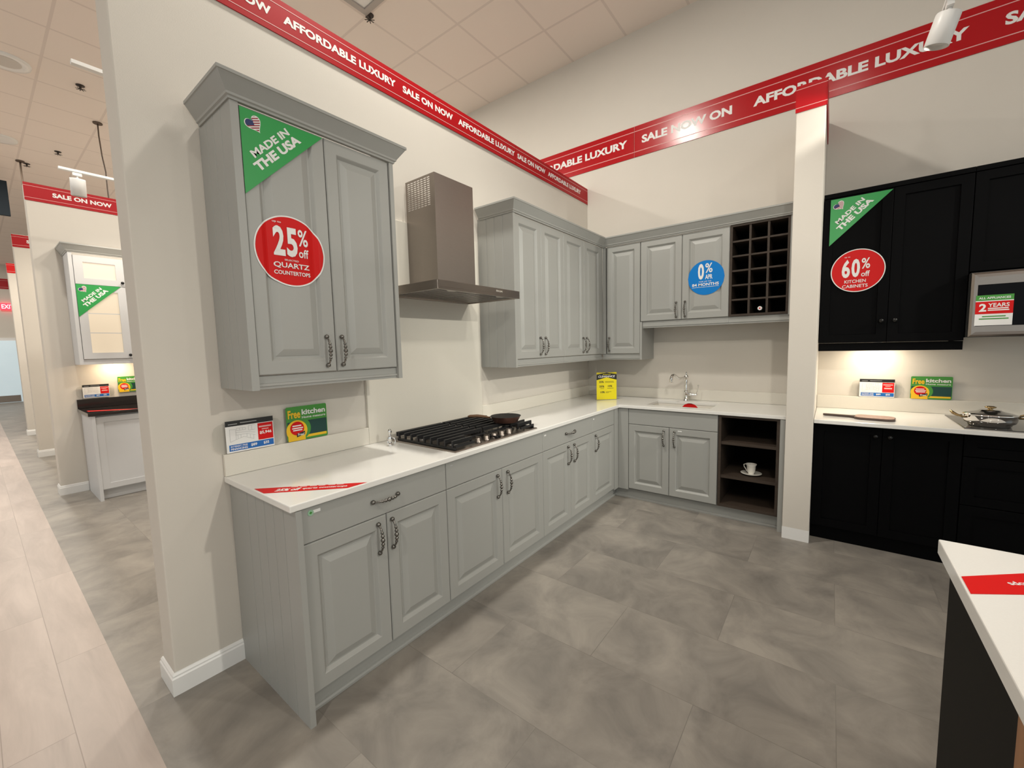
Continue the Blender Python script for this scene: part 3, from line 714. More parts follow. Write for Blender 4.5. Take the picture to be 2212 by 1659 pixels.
usa_triangle(FA(0, -.3445, 0), -3.634, 2.456, .338, .334, (-3.47, -.345, 2.3), 'green triangular MADE IN THE USA sign on the large grey wall cabinet')
usa_triangle(FB(-.3425, 0, 0), 2.190, 2.519, .345, .336, (-.345, -2.36, 2.35), 'green triangular MADE IN THE USA sign on the black wall cabinet')
usa_triangle(FA(0, 4.326-.345, 0), -3.634, 2.241, .345, .338, (-3.5, 3.98, 2.1), 'green triangular MADE IN THE USA sign on the white kitchen down the aisle')

def disc_sticker(F, cu, cv, r, mt, paint, org, label, ring=white, dz=None):
    mb = MB(); mb.T = F
    if dz: mb.deform = lambda p: (p[0], p[1], p[2]+dz(p[0], p[1]))
    n = 64
    def circ(rad): return [(cu+rad*math.cos(2*PI*k/n), cv+rad*math.sin(2*PI*k/n)) for k in range(n)]
    # strips so that the film can follow the door relief
    def disc(rad, z, m):
        st = 40; vs = []; fs = []
        us = [-1+2*i/st for i in range(st+1)]
        for a in us:
            hh = math.sqrt(max(0, 1-a*a))*rad
            for j in range(9): vs.append((cu+a*rad, cv-hh+2*hh*j/8, z))
        for i in range(st):
            for j in range(8): q = i*9+j; fs.append((q, q+9, q+10, q+1))
        mb.add(vs, fs, m)
    if ring is None: disc(r, .001, mt)
    else:
        disc(r*.966, .001, mt); m = 96
        mb.add([(cu+q*math.cos(2*PI*k/m), cv+q*math.sin(2*PI*k/m), .0016) for q in (r*.962, r) for k in range(m)], [(k, m+k, m+(k+1)%m, (k+1)%m) for k in range(m)], ring)
    paint(mb); return tag(mb.build('sticker', None, org=org), label, 'sticker', GD)
def relief(u, v):       # film pressed over the raised panel of the left door of the big cabinet
    def prof(d):       # d = distance in from the door edge
        pts = [(0, 0), (.056, 0), (.072, -.008), (.082, -.008), (.106, -.001), (.2, -.001)]
        for (a, b), (c, e) in zip(pts, pts[1:]):
            if a <= d <= c: return b+(e-b)*(d-a)/(c-a)
        return -.001
    d = min(u-(-3.638), -3.287-u); return prof(max(0, d))
def p25(mb):
    z = .0042
    mb.text('up to', -3.540, -3.505, 2.032, 2.041, z, white, .01)
    mb.text('2', -3.541, -3.494, 1.898, 2.022, z, white, .035); mb.text('5', -3.487, -3.441, 1.898, 2.022, z, white, .035)
    mb.text('%', -3.437, -3.394, 1.950, 2.022, z, white, .015); mb.text('off', -3.437, -3.394, 1.900, 1.938, z, white, .015)
    mb.text('SELECTED', -3.50, -3.440, 1.879, 1.886, z, white, .01)
    mb.text('QUARTZ', -3.545, -3.394, 1.845, 1.871, z, white, .02); mb.text('COUNTERTOPS', -3.545, -3.392, 1.819, 1.836, z, white, .02)
disc_sticker(FA(0, -.3425, 0), -3.468, 1.921, .150, redst, p25, (-3.468, -.345, 1.92), 'red and white round 25% off quartz countertops sticker on the grey wall cabinet', dz=relief)
def p0(mb):
    z = .002
    mb.text('0', 1.262, 1.312, 2.040, 2.178, z, white, .035); mb.text('%', 1.322, 1.382, 2.095, 2.178, z, white, .015); mb.text('APR', 1.322, 1.382, 2.040, 2.080, z, white, .025)
    mb.text('FOR UP TO', 1.272, 1.372, 2.016, 2.026, z, white, .01); mb.text('84 MONTHS', 1.214, 1.434, 1.983, 2.008, z, white, .025); mb.rect(1.214, 1.434, 1.972, 1.975, z, white)
disc_sticker(FB(-.3425, 0, 0), 1.328, 2.054, .150, blue, p0, (-.345, -1.328, 2.05), 'blue round 0% APR 84 months sticker on the short grey wall cabinet', ring=None)
def p60(mb):
    z = .002
    mb.text('up to', 2.285, 2.318, 2.080, 2.089, z, white, .01)
    mb.text('6', 2.272, 2.320, 1.935, 2.068, z, white, .035); mb.text('0', 2.328, 2.376, 1.935, 2.068, z, white, .035); mb.text('%', 2.384, 2.432, 1.992, 2.068, z, white, .015); mb.text('off', 2.384, 2.432, 1.936, 1.975, z, white, .015)
    mb.text('KITCHEN', 2.290, 2.412, 1.895, 1.918, z, white, .012); mb.text('CABINETS', 2.278, 2.424, 1.860, 1.883, z, white, .012)
disc_sticker(FB(-.3425, 0, 0), 2.362, 1.983, .155, redst, p60, (-.345, -2.362, 1.98), 'red and white round 60% off kitchen cabinets sticker on the black wall cabinet')

GC = 'price cards on the backsplash'; GG = 'green home measure cards'
def rrect(u0, u1, v0, v1, r, n=5):
    out = []
    for cxx, cyy, a0 in ((u1-r, v1-r, 0), (u0+r, v1-r, PI/2), (u0+r, v0+r, PI), (u1-r, v0+r, 1.5*PI)):
        for k in range(n+1): a = a0+PI/2*k/n; out.append((cxx+r*math.cos(a), cyy+r*math.sin(a)))
    return out
def price_card(F, u0, v0, w, h, org, label, price, holder=True):
    t = thing('price_card', org, label, 'card', GC)
    mb = MB(); mb.T = F; z = .0105
    X = lambda a: u0+w*a; Y = lambda a: v0+h*a
    mb.box(X(0), X(1), Y(0), Y(1), .009, .010, white)
    mb.rect(X(0), X(1), Y(.83), Y(1), z, ink); mb.rect(X(.655), X(.985), Y(.27), Y(.81), z, stripe if False else redst); mb.rect(X(.05), X(.985), Y(.05), Y(.245), z, pblue)
    for a, b, c in ((.06, .24, .885), (.30, .64, .905)): mb.rect(X(a), X(b), Y(c), Y(c+.018), z+.0003, greyink)
    mb.rect(X(.68), X(.95), Y(.67), Y(.72), z+.0003, pink); mb.rect(X(.74), X(.89), Y(.595), Y(.625), z+.0003, pink)
    if price: mb.text(price, X(.69), X(.95), Y(.44), Y(.55), z+.0003, white, .03)
    else: mb.rect(X(.71), X(.93), Y(.46), Y(.53), z+.0003, pink)
    mb.text('INTEREST FREE', X(.08), X(.42), Y(.165), Y(.215), z+.0003, white, .02); mb.text('FINANCING', X(.08), X(.42), Y(.075), Y(.14), z+.0003, white, .025)
    mb.text('$89', X(.49), X(.62), Y(.10), Y(.20), z+.0003, white, .03); mb.text('$35', X(.76), X(.88), Y(.10), Y(.20), z+.0003, white, .03)
    # thin line drawing of a kitchen
    def ln(a, b, c, d, th=.006):
        p, q = Vector((X(a), Y(b))), Vector((X(c), Y(d))); n = (q-p).normalized(); n = Vector((-n.y, n.x))*w*th*.5
        mb.flat([tuple(p+n), tuple(p-n), tuple(q-n), tuple(q+n)], z+.0002, greyink)
    for l in ((.08,.74,.08,.34), (.08,.34,.20,.40), (.20,.40,.20,.72), (.08,.74,.20,.72), (.20,.62,.42,.60), (.20,.54,.42,.54), (.42,.60,.60,.54), (.42,.54,.60,.46), (.20,.40,.36,.46), (.36,.46,.56,.34), (.56,.34,.56,.48), (.24,.54,.24,.42), (.30,.54,.30,.44), (.42,.54,.42,.44), (.49,.50,.49,.39), (.22,.76,.40,.74), (.22,.68,.40,.68), (.22,.76,.22,.68), (.28,.75,.28,.68), (.34,.75,.34,.68), (.40,.74,.40,.68), (.46,.78,.46,.64), (.46,.64,.60,.64), (.53,.78,.53,.64), (.46,.78,.60,.80)):
        ln(*l)
    mb.build('card', t)
    if holder:
        mb = MB(); mb.T = F; mb.prism(rrect(u0-.050, u0+w+.012+.030, v0+.004, v0+h-.012, .04), .0015, .0035, acrylic); mb.build('acrylic_holder', t)
    return t
def measure_card(F, u0, v0, w, h, org, label):
    mb = MB(); mb.T = F; X = lambda a: u0+w*a; Y = lambda a: v0+h*a; z = .0076
    mb.prism(rrect(X(0), X(1), Y(0), Y(1), .008), .0055, .007, lgreen)
    mb.rect(X(.02), X(.985), Y(.14), Y(.56), z, dgreen); mb.rect(X(.3), X(.97), Y(.06), Y(.135), z, yellow)
    def circ(a, b, r, m, zz, k0=0, k1=40):
        mb.flat([(X(a)+h*r*math.cos(2*PI*k/40), Y(b)+h*r*math.sin(2*PI*k/40)) for k in range(k0, k1)], zz, m)
    circ(.30, .34, .33, lgreen, z+.0003); circ(.235, .30, .30, yellow, z+.0006); mb.rect(X(.02), X(.43), Y(.0), Y(.20), z+.0007, yellow); circ(.24, .36, .20, redst, z+.001)
    for yy, a, b in ((.42, .13, .34), (.35, .12, .38), (.29, .14, .36)): mb.rect(X(a), X(b), Y(yy), Y(yy+.035), z+.0013, white)
    mb.flat([(X(.22), Y(.10)), (X(.42), Y(.16)), (X(.42), Y(.26)), (X(.22), Y(.20))], z+.0014, ink); mb.text('Free!', X(.25), X(.40), Y(.135), Y(.215), z+.0017, white, .02)
    mb.text('Free', X(.04), X(.335), Y(.66), Y(.90), z+.001, yellow, .03); mb.text('kitchen', X(.37), X(.96), Y(.74), Y(.90), z+.001, white, .03); mb.text('Home measure', X(.37), X(.96), Y(.63), Y(.70), z+.001, white, .015)
    return tag(mb.build('leaflet', None, org=org), label, 'leaflet', GG)
price_card(FA(0, -.012, 0), -3.673, 1.021, .208, .150, (-3.57, -.02, 1.018), 'price card reading $5,946 in a clear holder on the near left backsplash', '$5,946')
measure_card(FA(0, -.016, 0), -3.402, 1.021, .216, .180, (-3.29, -.02, 1.018), 'green Free kitchen leaflet right of the $5,946 price card on the near backsplash')
price_card(FB(-.012, 0, 0), 2.421, 1.020, .210, .142, (-.02, -2.52, 1.018), 'price card in a clear holder on the black kitchen backsplash', '')
measure_card(FB(-.016, 0, 0), 2.720, 1.020, .222, .170, (-.02, -2.83, 1.018), 'green Free kitchen leaflet standing on the black kitchen backsplash')
price_card(FA(0, 4.326-.012, 0), -3.636, 1.032, .214, .145, (-3.53, 4.3, 1.022), 'price card on the black backsplash of the white kitchen down the aisle', '')
measure_card(FA(0, 4.326-.016, 0), -3.345, 1.07, .216, .18, (-3.24, 4.3, 1.07), 'green Free kitchen leaflet on the wall of the white kitchen down the aisle')

# clearance sign on the counter in the corner
u = Vector((.146, -.153, 0)).normalized(); n = Vector((u.y, -u.x, 0)); n = -n if n.x > 0 else n
F = Matrix(((u.x, 0, n.x, -.446), (u.y, 0, n.y, -.319), (0, 1, 0, .9165), (0, 0, 0, 1)))
cs = thing('clearance_sign', (-.373, -.395, .9145), 'yellow and black CLEARANCE sign standing on the counter in the inner corner', 'sign')
mb = MB(); mb.T = F; w, h = .212, .282; z = .0025
mb.box(0, w, .002, h, 0, .002, byellow)
mb.flat([(0, .205), (w/2, .232), (w, .205), (w, .262), (w/2, h), (0, .262)], z, ink)
mb.flat([(0, .200), (w/2, .227), (w, .200), (w, .204), (w/2, .231), (0, .204)], z+.0002, byellow)
for sg in (0, 1):
    q = lambda a: a if not sg else w-a
    mb.flat([(q(0), .266), (q(.075), h), (q(.062), h), (q(0), .270)], z+.0003, ink)
mb.text('CLEARANCE', .016, w-.016, .230, .252, z+.0004, white, .03, .25); mb.text('SPRING', .065, w-.065, .258, .266, z+.0004, byellow, .01)
for st, a, b, c in (('25%', .025, .075, .175), ('25%', .028, .080, .128), ('10%', .120, .165, .130), ('10%', .040, .085, .068)): mb.text(st, a, b, c, c+.020, z, ink, .03)
for a, b, c in ((.088, .180, .186), (.088, .185, .178), (.040, .078, .116), (.112, .180, .117), (.095, .155, .080), (.095, .130, .071)): mb.rect(a, b, c, c+.003, z, greyink if False else ink)
mb.build('card', cs)
mb = MB(); mb.T = F; mb.box(-.004, w+.004, 0, h-.004, -.003, -.001, acrylic); mb.box(-.004, w+.004, -.0015, .0015, -.05, .010, acrylic); mb.build('acrylic_holder', cs)

# red floor-style stickers lying on the counters
mb = MB(); z = .9146
P0, P1, P2, P3 = Vector((-3.680, -.322)), Vector((-3.681, -.418)), Vector((-3.449, -.648)), Vector((-3.361, -.652))
mb.prism([tuple(P0), tuple(P1), tuple(P2), tuple(P3)], z, z+.0006, redst)
e = Vector((.70, -.71)).normalized(); nn = Vector((-e.y, e.x))
o_ = Vector((-3.640, -.425))
R = Matrix(((e.x, nn.x, 0, o_.x), (e.y, nn.y, 0, o_.y), (0, 0, 1, 0), (0, 0, 0, 1)))
mb.text('25% off', .0, .098, -.012, .020, z+.0012, white, .04, .1, R); mb.text('quartz countertops', .106, .285, -.008, .014, z+.0012, white, .03, 0, R); [mb.rect(a, a+.028, .031, .036, z+.0012, white, R) for a in (.05, .085, .125, .160, .200, .235)]
tag(mb.build('counter_sticker', None, org=(-3.55, -.5, .9146)), 'long red 25% off sticker lying across the near left countertop corner', 'sticker', 'red stickers on the countertops')

# small labels on the cabinet fronts
def tiny(F, u, v, w, h, label, org, badge=False, mt=white):
    mb = MB(); mb.T = F
    mb.box(u, u+w, v, v+h, .0003, .0009, mt)
    if badge: mb.prism([(u-.004+.012*math.cos(2*PI*k/24), v+h/2-.002+.012*math.sin(2*PI*k/24)) for k in range(24)], .0003, .0011, mat('pale_green_print', lin((150, 190, 160)), .5)); mb.prism([(u-.004+.006*math.cos(2*PI*k/4), v+h/2-.002+.006*math.sin(2*PI*k/4)) for k in range(4)], .0011, .0013, lgreen)
    return tag(mb.build('label_sticker', None, org=org), label, 'label', 'small labels on the cabinet fronts')
nf = ND+.0225
tiny(FA(0, -nf, 0), -3.598, .852, .035, .012, 'small white label with a green round badge on the nearest drawer front', (-3.6, -nf, .85), True)
tiny(FA(0, -nf, 0), -2.850, .856, .018, .005, 'tiny grey mark on the plain front under the cooktop', (-2.84, -nf, .855), mt=greyink)
tiny(FA(0, -nf, 0), -1.930, .846, .024, .010, 'tiny white label on the drawer right of the cooktop cabinet', (-1.92, -nf, .85))
tiny(FA(0, -nf, 0), -1.165, .846, .022, .010, 'tiny white label on the narrow drawer front next to the corner', (-1.15, -nf, .85))
tiny(FB(-nf, 0, 0), 1.185, .708, .034, .009, 'tiny white label at the top of the right sink cabinet door', (-nf, -1.2, .71))

# ---------------------------------------------------------------- black kitchen
GK = 'black kitchen cabinets'
def kwall(u0, u1, z0, z1, doors, label):
    root = thing('wall_cabinet', (-.16, -(u0+u1)/2, z0), label, 'cabinet', GK)
    mb = MB(); B.cbox(mb, u0, u1, z0, z1, .002, NU-.002, black); mb.build('carcass', root)
    for a, b, h in doors: B.front(root, 'door', a, b, z0, z1, NU, SHAKER, black, h, z0+.155 if z0 < 1.6 else z0+.06, knob=True)
    return root
kb = kwall(2.150, 2.926, 1.455, 2.530, [(2.150, 2.541, 2.507), (2.541, 2.926, 2.580)], 'black two-door wall cabinet next to the divider wall')
mb = MB(); B.cbox(mb, 2.150, 2.926, 1.394, 1.453, .300, .322, black); mb.build('light_rail', kb)
mb = MB(); B.cbox(mb, 2.150, 2.926, 2.532, 2.562, .002, .348, black); mb.build('top_trim', kb)
mb = MB(); B.cbox(mb, 2.907, 2.926, 1.394, 1.453, .002, .299, black); mb.build('end_panel', kb)
kb2 = kwall(2.928, 3.70, 1.900, 2.530, [(2.928, 3.314, 3.28), (3.314, 3.70, 3.35)], 'black wall cabinet above the microwave at the right picture edge')
mb = MB(); B.cbox(mb, 2.928, 3.70, 2.532, 2.562, .002, .348, black); mb.build('top_trim', kb2)
def kbase(u0, u1, doors, drawers, label):
    root = thing('base_cabinet', (-.3, -(u0+u1)/2, 0), label, 'cabinet', GK)
    mb = MB(); B.cbox(mb, u0, u1, .0, .10, .003, .585, black); B.cbox(mb, u0, u1, .1005, .884, .003, ND-.002, black); mb.build('carcass', root)
    for a, b, h in doors: B.front(root, 'door', a, b, .112, .882, ND, SHAKER, black, h, .817, knob=True)
    for a, b, c, e in drawers: B.front(root, 'drawer', a, b, c, e, ND, SHAKER, black)
    return root
kbase(2.150, 2.905, [(2.150, 2.527, 2.491), (2.527, 2.905, 2.565)], [], 'black two-door base cabinet next to the divider wall')
kbase(2.907, 3.75, [], [(2.907, 3.75, .735, .882), (2.907, 3.75, .425, .733), (2.907, 3.75, .112, .423)], 'black drawer base cabinet under the electric hob')
mb = MB(); mb.box(-.705, -.003, -3.95, -2.149, .886, .914, quartz); tag(mb.build('countertop', None, .003, org=(-.35, -3, .886)), 'pale countertop over the black base cabinets holding the pot', 'countertop')
mb = MB(); mb.box(-.021, -.001, -3.95, -2.149, .915, 1.018, quartzs); tag(mb.build('backsplash', None, .0015, org=(-.01, -3, .915)), 'low quartz backsplash strip behind the black kitchen counter', 'backsplash', 'quartz backsplash pieces')
kspot = area('cabinet_lamp', (-.16, -2.50, 1.448), (-.16, -2.50, 0), 3.4, .10, .05, col=(1, .86, .66))
mb = MB(); mb.lathe([(.034, 1.450), (.034, 1.4545)], lampw, 20, Matrix.Translation((-.16, -2.50, 0))); pl = mb.build('puck_light', kb)
# microwave
mw = thing('microwave', (-.2, -3.3, 1.47), 'stainless over-the-range microwave with a sale card at the right picture edge', 'microwave')
mb = MB(); B.cbox(mb, 2.930, 3.69, 1.475, 1.888, .003, .392, mat('dark_case', (.03, .03, .03), .4)); mb.build('case', mw)
mb = MB(); mb.T = FB(); mb.panel(2.930, 3.50, 1.478, 1.884, [(0,.3925), (0,.408), (.012,.418), (.030,.420)], steelx)
mb.build('door', mw); dr = [o for o in mw.children if o.name.startswith('door')][0]
mb = MB(); mb.T = FB(); mb.panel(2.958, 3.47, 1.545, 1.805, [(0,.4203), (0,.4215), (.004,.4222)], glassk); mb.build('window', dr)
mb = MB(); B.cbox(mb, 3.502, 3.69, 1.478, 1.884, .3925, .416, glassk); mb.build('control_panel', mw)
mb = MB(); mb.T = FB(-.4223, 0, 0); X = lambda a: 2.952+.160*a; Y = lambda a: 1.548+.190*a
mb.box(X(0), X(1), Y(0), Y(1), .0002, .001, white); mb.rect(X(0), X(1), Y(.82), Y(1), .0014, lgreen); mb.rect(X(0), X(1), Y(.38), Y(.79), .0014, redst)
mb.text('ALL APPLIANCES', X(.08), X(.92), Y(.87), Y(.94), .0018, white, .02); mb.text('2', X(.10), X(.30), Y(.46), Y(.72), .0018, white, .035); mb.text('YEARS', X(.34), X(.90), Y(.60), Y(.73), .0018, white, .02)
for a, b, c, m in ((.34, .88, .54, white), (.34, .90, .48, white), (.20, .82, .28, lgreen), (.12, .90, .20, lgreen)): mb.rect(X(a), X(b), Y(c), Y(c+.035), .0018, m)
tag(mb.build('sale_card', None, org=(-.423, -3.03, 1.55)), 'green red and white 2 YEARS card stuck on the microwave door', 'card')
# electric hob and pot
mb = MB(); mb.T = I4; mb.panel(-.655, -.095, -3.66, -2.900, [(0,.9143), (0,.918), (.003,.920)], glassg)
tag(mb.build('electric_hob', None, org=(-.38, -3.28, .9143)), 'flat grey glass electric hob set in the black kitchen counter', 'hob')
px_, py_ = -.50, -3.035
pt = thing('cooking_pot', (px_, py_, .9205), 'shiny lidded cooking pot with gold handles on the grey electric hob', 'pot')
T = Matrix.Translation((px_, py_, .9208)); mb = MB()
mb.lathe([(.088, 0), (.094, .004), (.094, .012), (.110, .022), (.116, .040), (.116, .066), (.119, .068)], chrome, 40, T); mb.build('body', pt)
mb = MB(); mb.lathe([(.119, .069), (.120, .073), (.095, .080), (.060, .090), (.050, .094), (.046, .099), (1e-5, .100)], chrome, 40, T); mb.build('lid', pt)
ld = [o for o in pt.children if o.name.startswith('lid')][0]
mb = MB(); mb.lathe([(.012, .1002), (.010, .107), (.024, .113), (.026, .118), (.014, .123), (1e-5, .124)], gold, 24, T); mb.build('lid_knob', ld)
for sg in (-1, 1):
    mb = MB(); dd = Vector((.22*sg, -.975*sg, 0)); q = Vector((.975, .22, 0))
    b0 = dd*.117; pts = [b0+q*.028+Vector((0,0,.055)), b0+dd*.020+q*.032+Vector((0,0,.054)), b0+dd*.048+q*.022+Vector((0,0,.068)), b0+dd*.066+Vector((0,0,.086)), b0+dd*.048-q*.022+Vector((0,0,.068)), b0+dd*.020-q*.032+Vector((0,0,.054)), b0-q*.028+Vector((0,0,.055))]
    mb.tube(pts, [.007, .006, .0065, .0065, .0065, .006, .007], gold, 8, T); mb.build('handle', pt)
# paddle board
mb = MB(); zc = .9146
body = [(-.62+.0, -2.42)]
cb = thing('serving_board', (-.50, -2.45, .9146), 'dark-handled wooden serving paddle lying on the black kitchen counter', 'board')
Tb = Matrix.Translation((-.505, -2.485, zc)) @ Matrix.Rotation(math.radians(-6), 4, 'Z')
mb = MB(); mb.prism([(x, y) for x, y in rrect(-.085, .085, -.115, .105, .05, 8)], 0, .013, boardd, Tb); mb.prism([(x, y) for x, y in rrect(-.080, .080, -.110, .100, .046, 8)], .0131, .016, boardw, Tb); mb.build('blade', cb, .002)
mb = MB(); mb.prism([(-.030, .1052), (.030, .1052), (.015, .135), (.013, .27), (.008, .288), (-.008, .288), (-.013, .27), (-.015, .135)], .001, .015, boardd, Tb); mb.build('handle', cb, .003)

# ---------------------------------------------------------------- island in the right foreground
isl = thing('kitchen_island', (-3.04, -2.9, 0), 'black kitchen island base in the right foreground with a brown wood end', 'island')
mb = MB(); mb.box(-3.318, -2.766, -3.35, -2.512, 0, .870, mat('black_island_panel', (.005, .0042, .0032), .6, spec=.12)); mb.build('base_panel', isl)
mb = MB(); mb.box(-3.405, -3.319, -3.35, -2.506, 0, .870, woodp); mb.build('wood_end_panel', isl, .002)
mb = MB(); mb.box(-3.440, -2.738, -3.39, -2.489, .872, .914, quartz); tag(mb.build('countertop', None, .003, org=(-3.1, -2.9, .872)), 'white countertop of the island in the right foreground', 'countertop')
mb = MB(); z = .9146
mb.prism([(-2.968, -2.494), (-3.057, -2.494), (-2.80, -2.90), (-2.71+.0, -2.90)], z, z+.0006, redst) if False else mb.prism([(-2.972, -2.494), (-3.057, -2.494), (-2.86, -2.79), (-2.745, -2.765)], z, z+.0006, redst)
a_ = Vector((-2.86, -2.79))-Vector((-3.057, -2.494)); a_.normalize(); b_ = Vector((-a_.y, a_.x))
# printed to be read from the other side of the island
R = Matrix(((-a_.x, -b_.x, 0, -2.745+.005), (-a_.y, -b_.y, 0, -2.79+.02), (0, 0, 1, 0), (0, 0, 0, 1)))
mb.text('quartz countertops', .09, .285, .060, .078, z+.0012, white, .02, 0, R); mb.text('up to 25% off', .05, .20, .030, .048, z+.0012, white, .03, 0, R)
tag(mb.build('counter_sticker', None, org=(-2.9, -2.6, .9146)), 'red sticker with upside-down lettering lying on the island countertop', 'sticker', 'red stickers on the countertops')

# ---------------------------------------------------------------- white kitchen down the aisle
yb = 4.326
A2 = Run('A'); A2.F = FA(0, yb, 0)
wk = thing('wall_cabinet', (-3.3, yb-.16, 1.40), 'white wall cabinet with lit glass doors in the next bay', 'cabinet')
mb = MB(); A2.cbox(mb, -3.638, -2.40, 1.460, 2.540, .002, NU-.002, whitec); mb.build('carcass', wk)
mb = MB(); A2.cbox(mb, -3.668, -3.639, 1.405, 2.560, .002, .350, whitec); mb.build('end_panel', wk)
def glass_door(root, u0, u1, v0, v1, fu, fv, gm, kn, shelves=()):
    mb = MB(); mb.T = A2.F @ Matrix.Translation((0, 0, NU)); g = .0015
    mb.slab([u0+g, u0+fu, u1-fu, u1-g], [v0+g, v0+fv, v1-fv, v1-g], lambda x, y: not (u0+fu < x < u1-fu and v0+fv < y < v1-fv), 0, .021, whitec)
    o = mb.build('door', root)
    mb = MB(); mb.T = A2.F @ Matrix.Translation((0, 0, NU)); mb.rect(u0+fu, u1-fu, v0+fv, v1-fv, .008, gm)
    for s_ in shelves: mb.rect(u0+fu, u1-fu, s_, s_+.008, .0086, whitec)
    mb.build('glass_pane', o)
    put('knob', KM, o, (kn[0], yb-NU-.021, kn[1]), (0, 0, 0)); return o
glass_door(wk, -3.634, -3.246, 2.243, 2.538, .070, .064, frost2, (-3.272, 2.283)); glass_door(wk, -3.634, -3.246, 1.462, 2.241, .070, .066, frost, (-3.268, 1.497), (1.94, 1.735))
glass_door(wk, -3.246, -2.856, 2.243, 2.538, .070, .064, frost2, (-3.22, 2.283)); glass_door(wk, -3.246, -2.856, 1.462, 2.241, .070, .066, frost, (-3.22, 1.497), (1.94, 1.735))
mb = MB(); A2.cbox(mb, -3.638, -2.40, 1.405, 1.458, .30, .325, whitec); mb.build('light_rail', wk)
mb = MB(); mb.sweep([(-3.668, yb-.002), (-3.668, yb-.350), (-2.40, yb-.350)], [(q*.9, z+.095) for q, z in CROWN], grey, 1); mb.build('crown_molding', wk)
k2 = area('cabinet_lamp', (-3.36, yb-.15, 1.455), (-3.36, yb-.15, 0), 3.0, .1, .05, col=(1, .78, .52))
bk = thing('base_cabinet', (-3.3, yb-.3, 0), 'white base cabinet with a recessed door panel in the next bay', 'cabinet')
mb = MB(); A2.cbox(mb, -3.638, -2.40, .10, .884, .003, ND-.002, whitec); mb.build('carcass', bk)
mb = MB(); A2.cbox(mb, -3.666, -3.639, 0, .884, .003, .655, whitec); mb.build('end_panel', bk)
A2.front(bk, 'door', -3.638, -3.22, .112, .872, ND, SHAKER, whitec); A2.front(bk, 'door', -3.22, -2.80, .112, .872, ND, SHAKER, whitec)
mb = MB(); A2.cbox(mb, -3.638, -2.40, 0, .098, .54, .56, whitec); mb.build('toe_kick', bk)
mb = MB(); A2.cbox(mb, -3.690, -2.40, .886, .920, .002, .665, blackst); tag(mb.build('countertop', None, .002, org=(-3, 4, .886)), 'black stone countertop on the white base cabinet down the aisle', 'countertop')
mb = MB(); A2.cbox(mb, -3.688, -2.40, .921, 1.020, .001, .021, blackst); tag(mb.build('backsplash', None, .001, org=(-3, 4.32, .92)), 'black stone backsplash strip above the counter of the white kitchen', 'backsplash')
mb = MB(); mb.prism([(-3.66, yb-.35), (-3.66, yb-.46), (-3.40, yb-.655), (-3.30, yb-.655)], .9206, .9212, redst); tag(mb.build('counter_sticker', None, org=(-3.5, 3.8, .92)), 'red sticker strip on the black counter of the white kitchen', 'sticker', 'red stickers on the countertops')

# ---------------------------------------------------------------- track lights and ceiling fittings
def track(y, x0, x1, z, heads, label, tgt, rods):
    t = thing('track_light', ((x0+x1)/2, y, z), label, 'lamp', 'white track lights')
    mb = MB(); mb.box(x0, x1, y-.018, y+.018, z-.010, z+.012, lampw); mb.build('track', t, .002)
    for x in rods:
        mb = MB(); mb.tube([(x, y, z+.0125), (x, y, 4.62)], .003, cord, 6); mb.build('suspension_rod', t)
    for (hx_, tg) in heads:
        mb = MB(); top = Vector((hx_, y, z-.010)); mb.box(hx_-.03, hx_+.03, y-.014, y+.014, z-.038, z-.0105, lampw)
        base, dn = head_axis(hx_, y, z, tg); q = dn.to_track_quat('Z', 'Y').to_matrix().to_4x4()
        mb.tube([(hx_, y, z-.038), base], .008, lampw, 8)
        T = Matrix.Translation(base) @ q
        mb.lathe([(.030, .0), (.050, .004), (.052, .010), (.052, .150), (.048, .152), (.047, .130), (1e-5, .130)], lampw, 28, T)
        mb.build('lamp_head', t)
    return t
track(-2.66, -3.75, -.70, 3.24, [(a[0], b) for a, b, p, g in HEADS[:4]], 'white track light with cylinder heads above the grey kitchen at the top right', None, (-3.3, -1.3))
track(-5.26, -3.75, -.70, 3.24, [(a[0], b) for a, b, p, g in HEADS[4:]], 'added white track light outside the picture, filling the grey kitchen wall', None, (-3.3, -1.3))  # unseen track added to fill light under the hood and wall cabinets
t2 = track(3.22, -3.748, -.8, 3.15, [(-3.633, (-3.6, 4.3, 1.5)), (-2.4, (-2.4, 4.3, 1.5))], 'white track light hanging before the SALE ON NOW banner of the white kitchen', None, (-2.6,))
t3 = track(1.24, -3.873, -.9, 3.15, [(-2.9, (-2.9, 2, 1.5))], 'white track light running just behind the near end of the kitchen wall', None, (-3.25,))
spot('track_spot', (-3.30, 3.2, 2.95), (-3.2, 4.3, 1.6), 24, 90)
spot('track_spot', (-2.2, 6.1, 3.0), (-3.0, 7.1, 1.8), 70, 100)
spot('track_spot', (-2.2, 9.1, 3.0), (-3.2, 10.0, 1.8), 90, 100)
# downlight trims: unseen and added lamps carry a fitting too
for (x, y, p), l in zip(DOWN, DOWNL):
    t = thing('ceiling_downlight', (x, y, 4.60), {7.27: 'bright round ceiling downlight at the left picture edge', 12.2: 'round ceiling downlight far down the aisle'}.get(y, 'unseen round recessed downlight in the tiled ceiling'), 'lamp', 'round ceiling downlights')
    mb = MB(); mb.lathe([(.125, 4.606), (.160, 4.604), (.165, 4.6255)], lampw, 28, Matrix.Translation((x, y, 0))); mb.build('trim_ring', t)
    mb = MB(); mb.lathe([(.120, 4.6065), (.120, 4.612)], lampe, 28, Matrix.Translation((x, y, 0))); mb.build('lens', t)
t = thing('ceiling_speaker', (-3.87, 4.80, 4.60), 'round white ceiling grille without light near the top left', 'grille')
mb = MB(); mb.lathe([(.12, 4.612), (.15, 4.604), (.185, 4.606), (.19, 4.6255)], lampw, 32, Matrix.Translation((-3.87, 4.80, 0))); mb.build('rim', t)
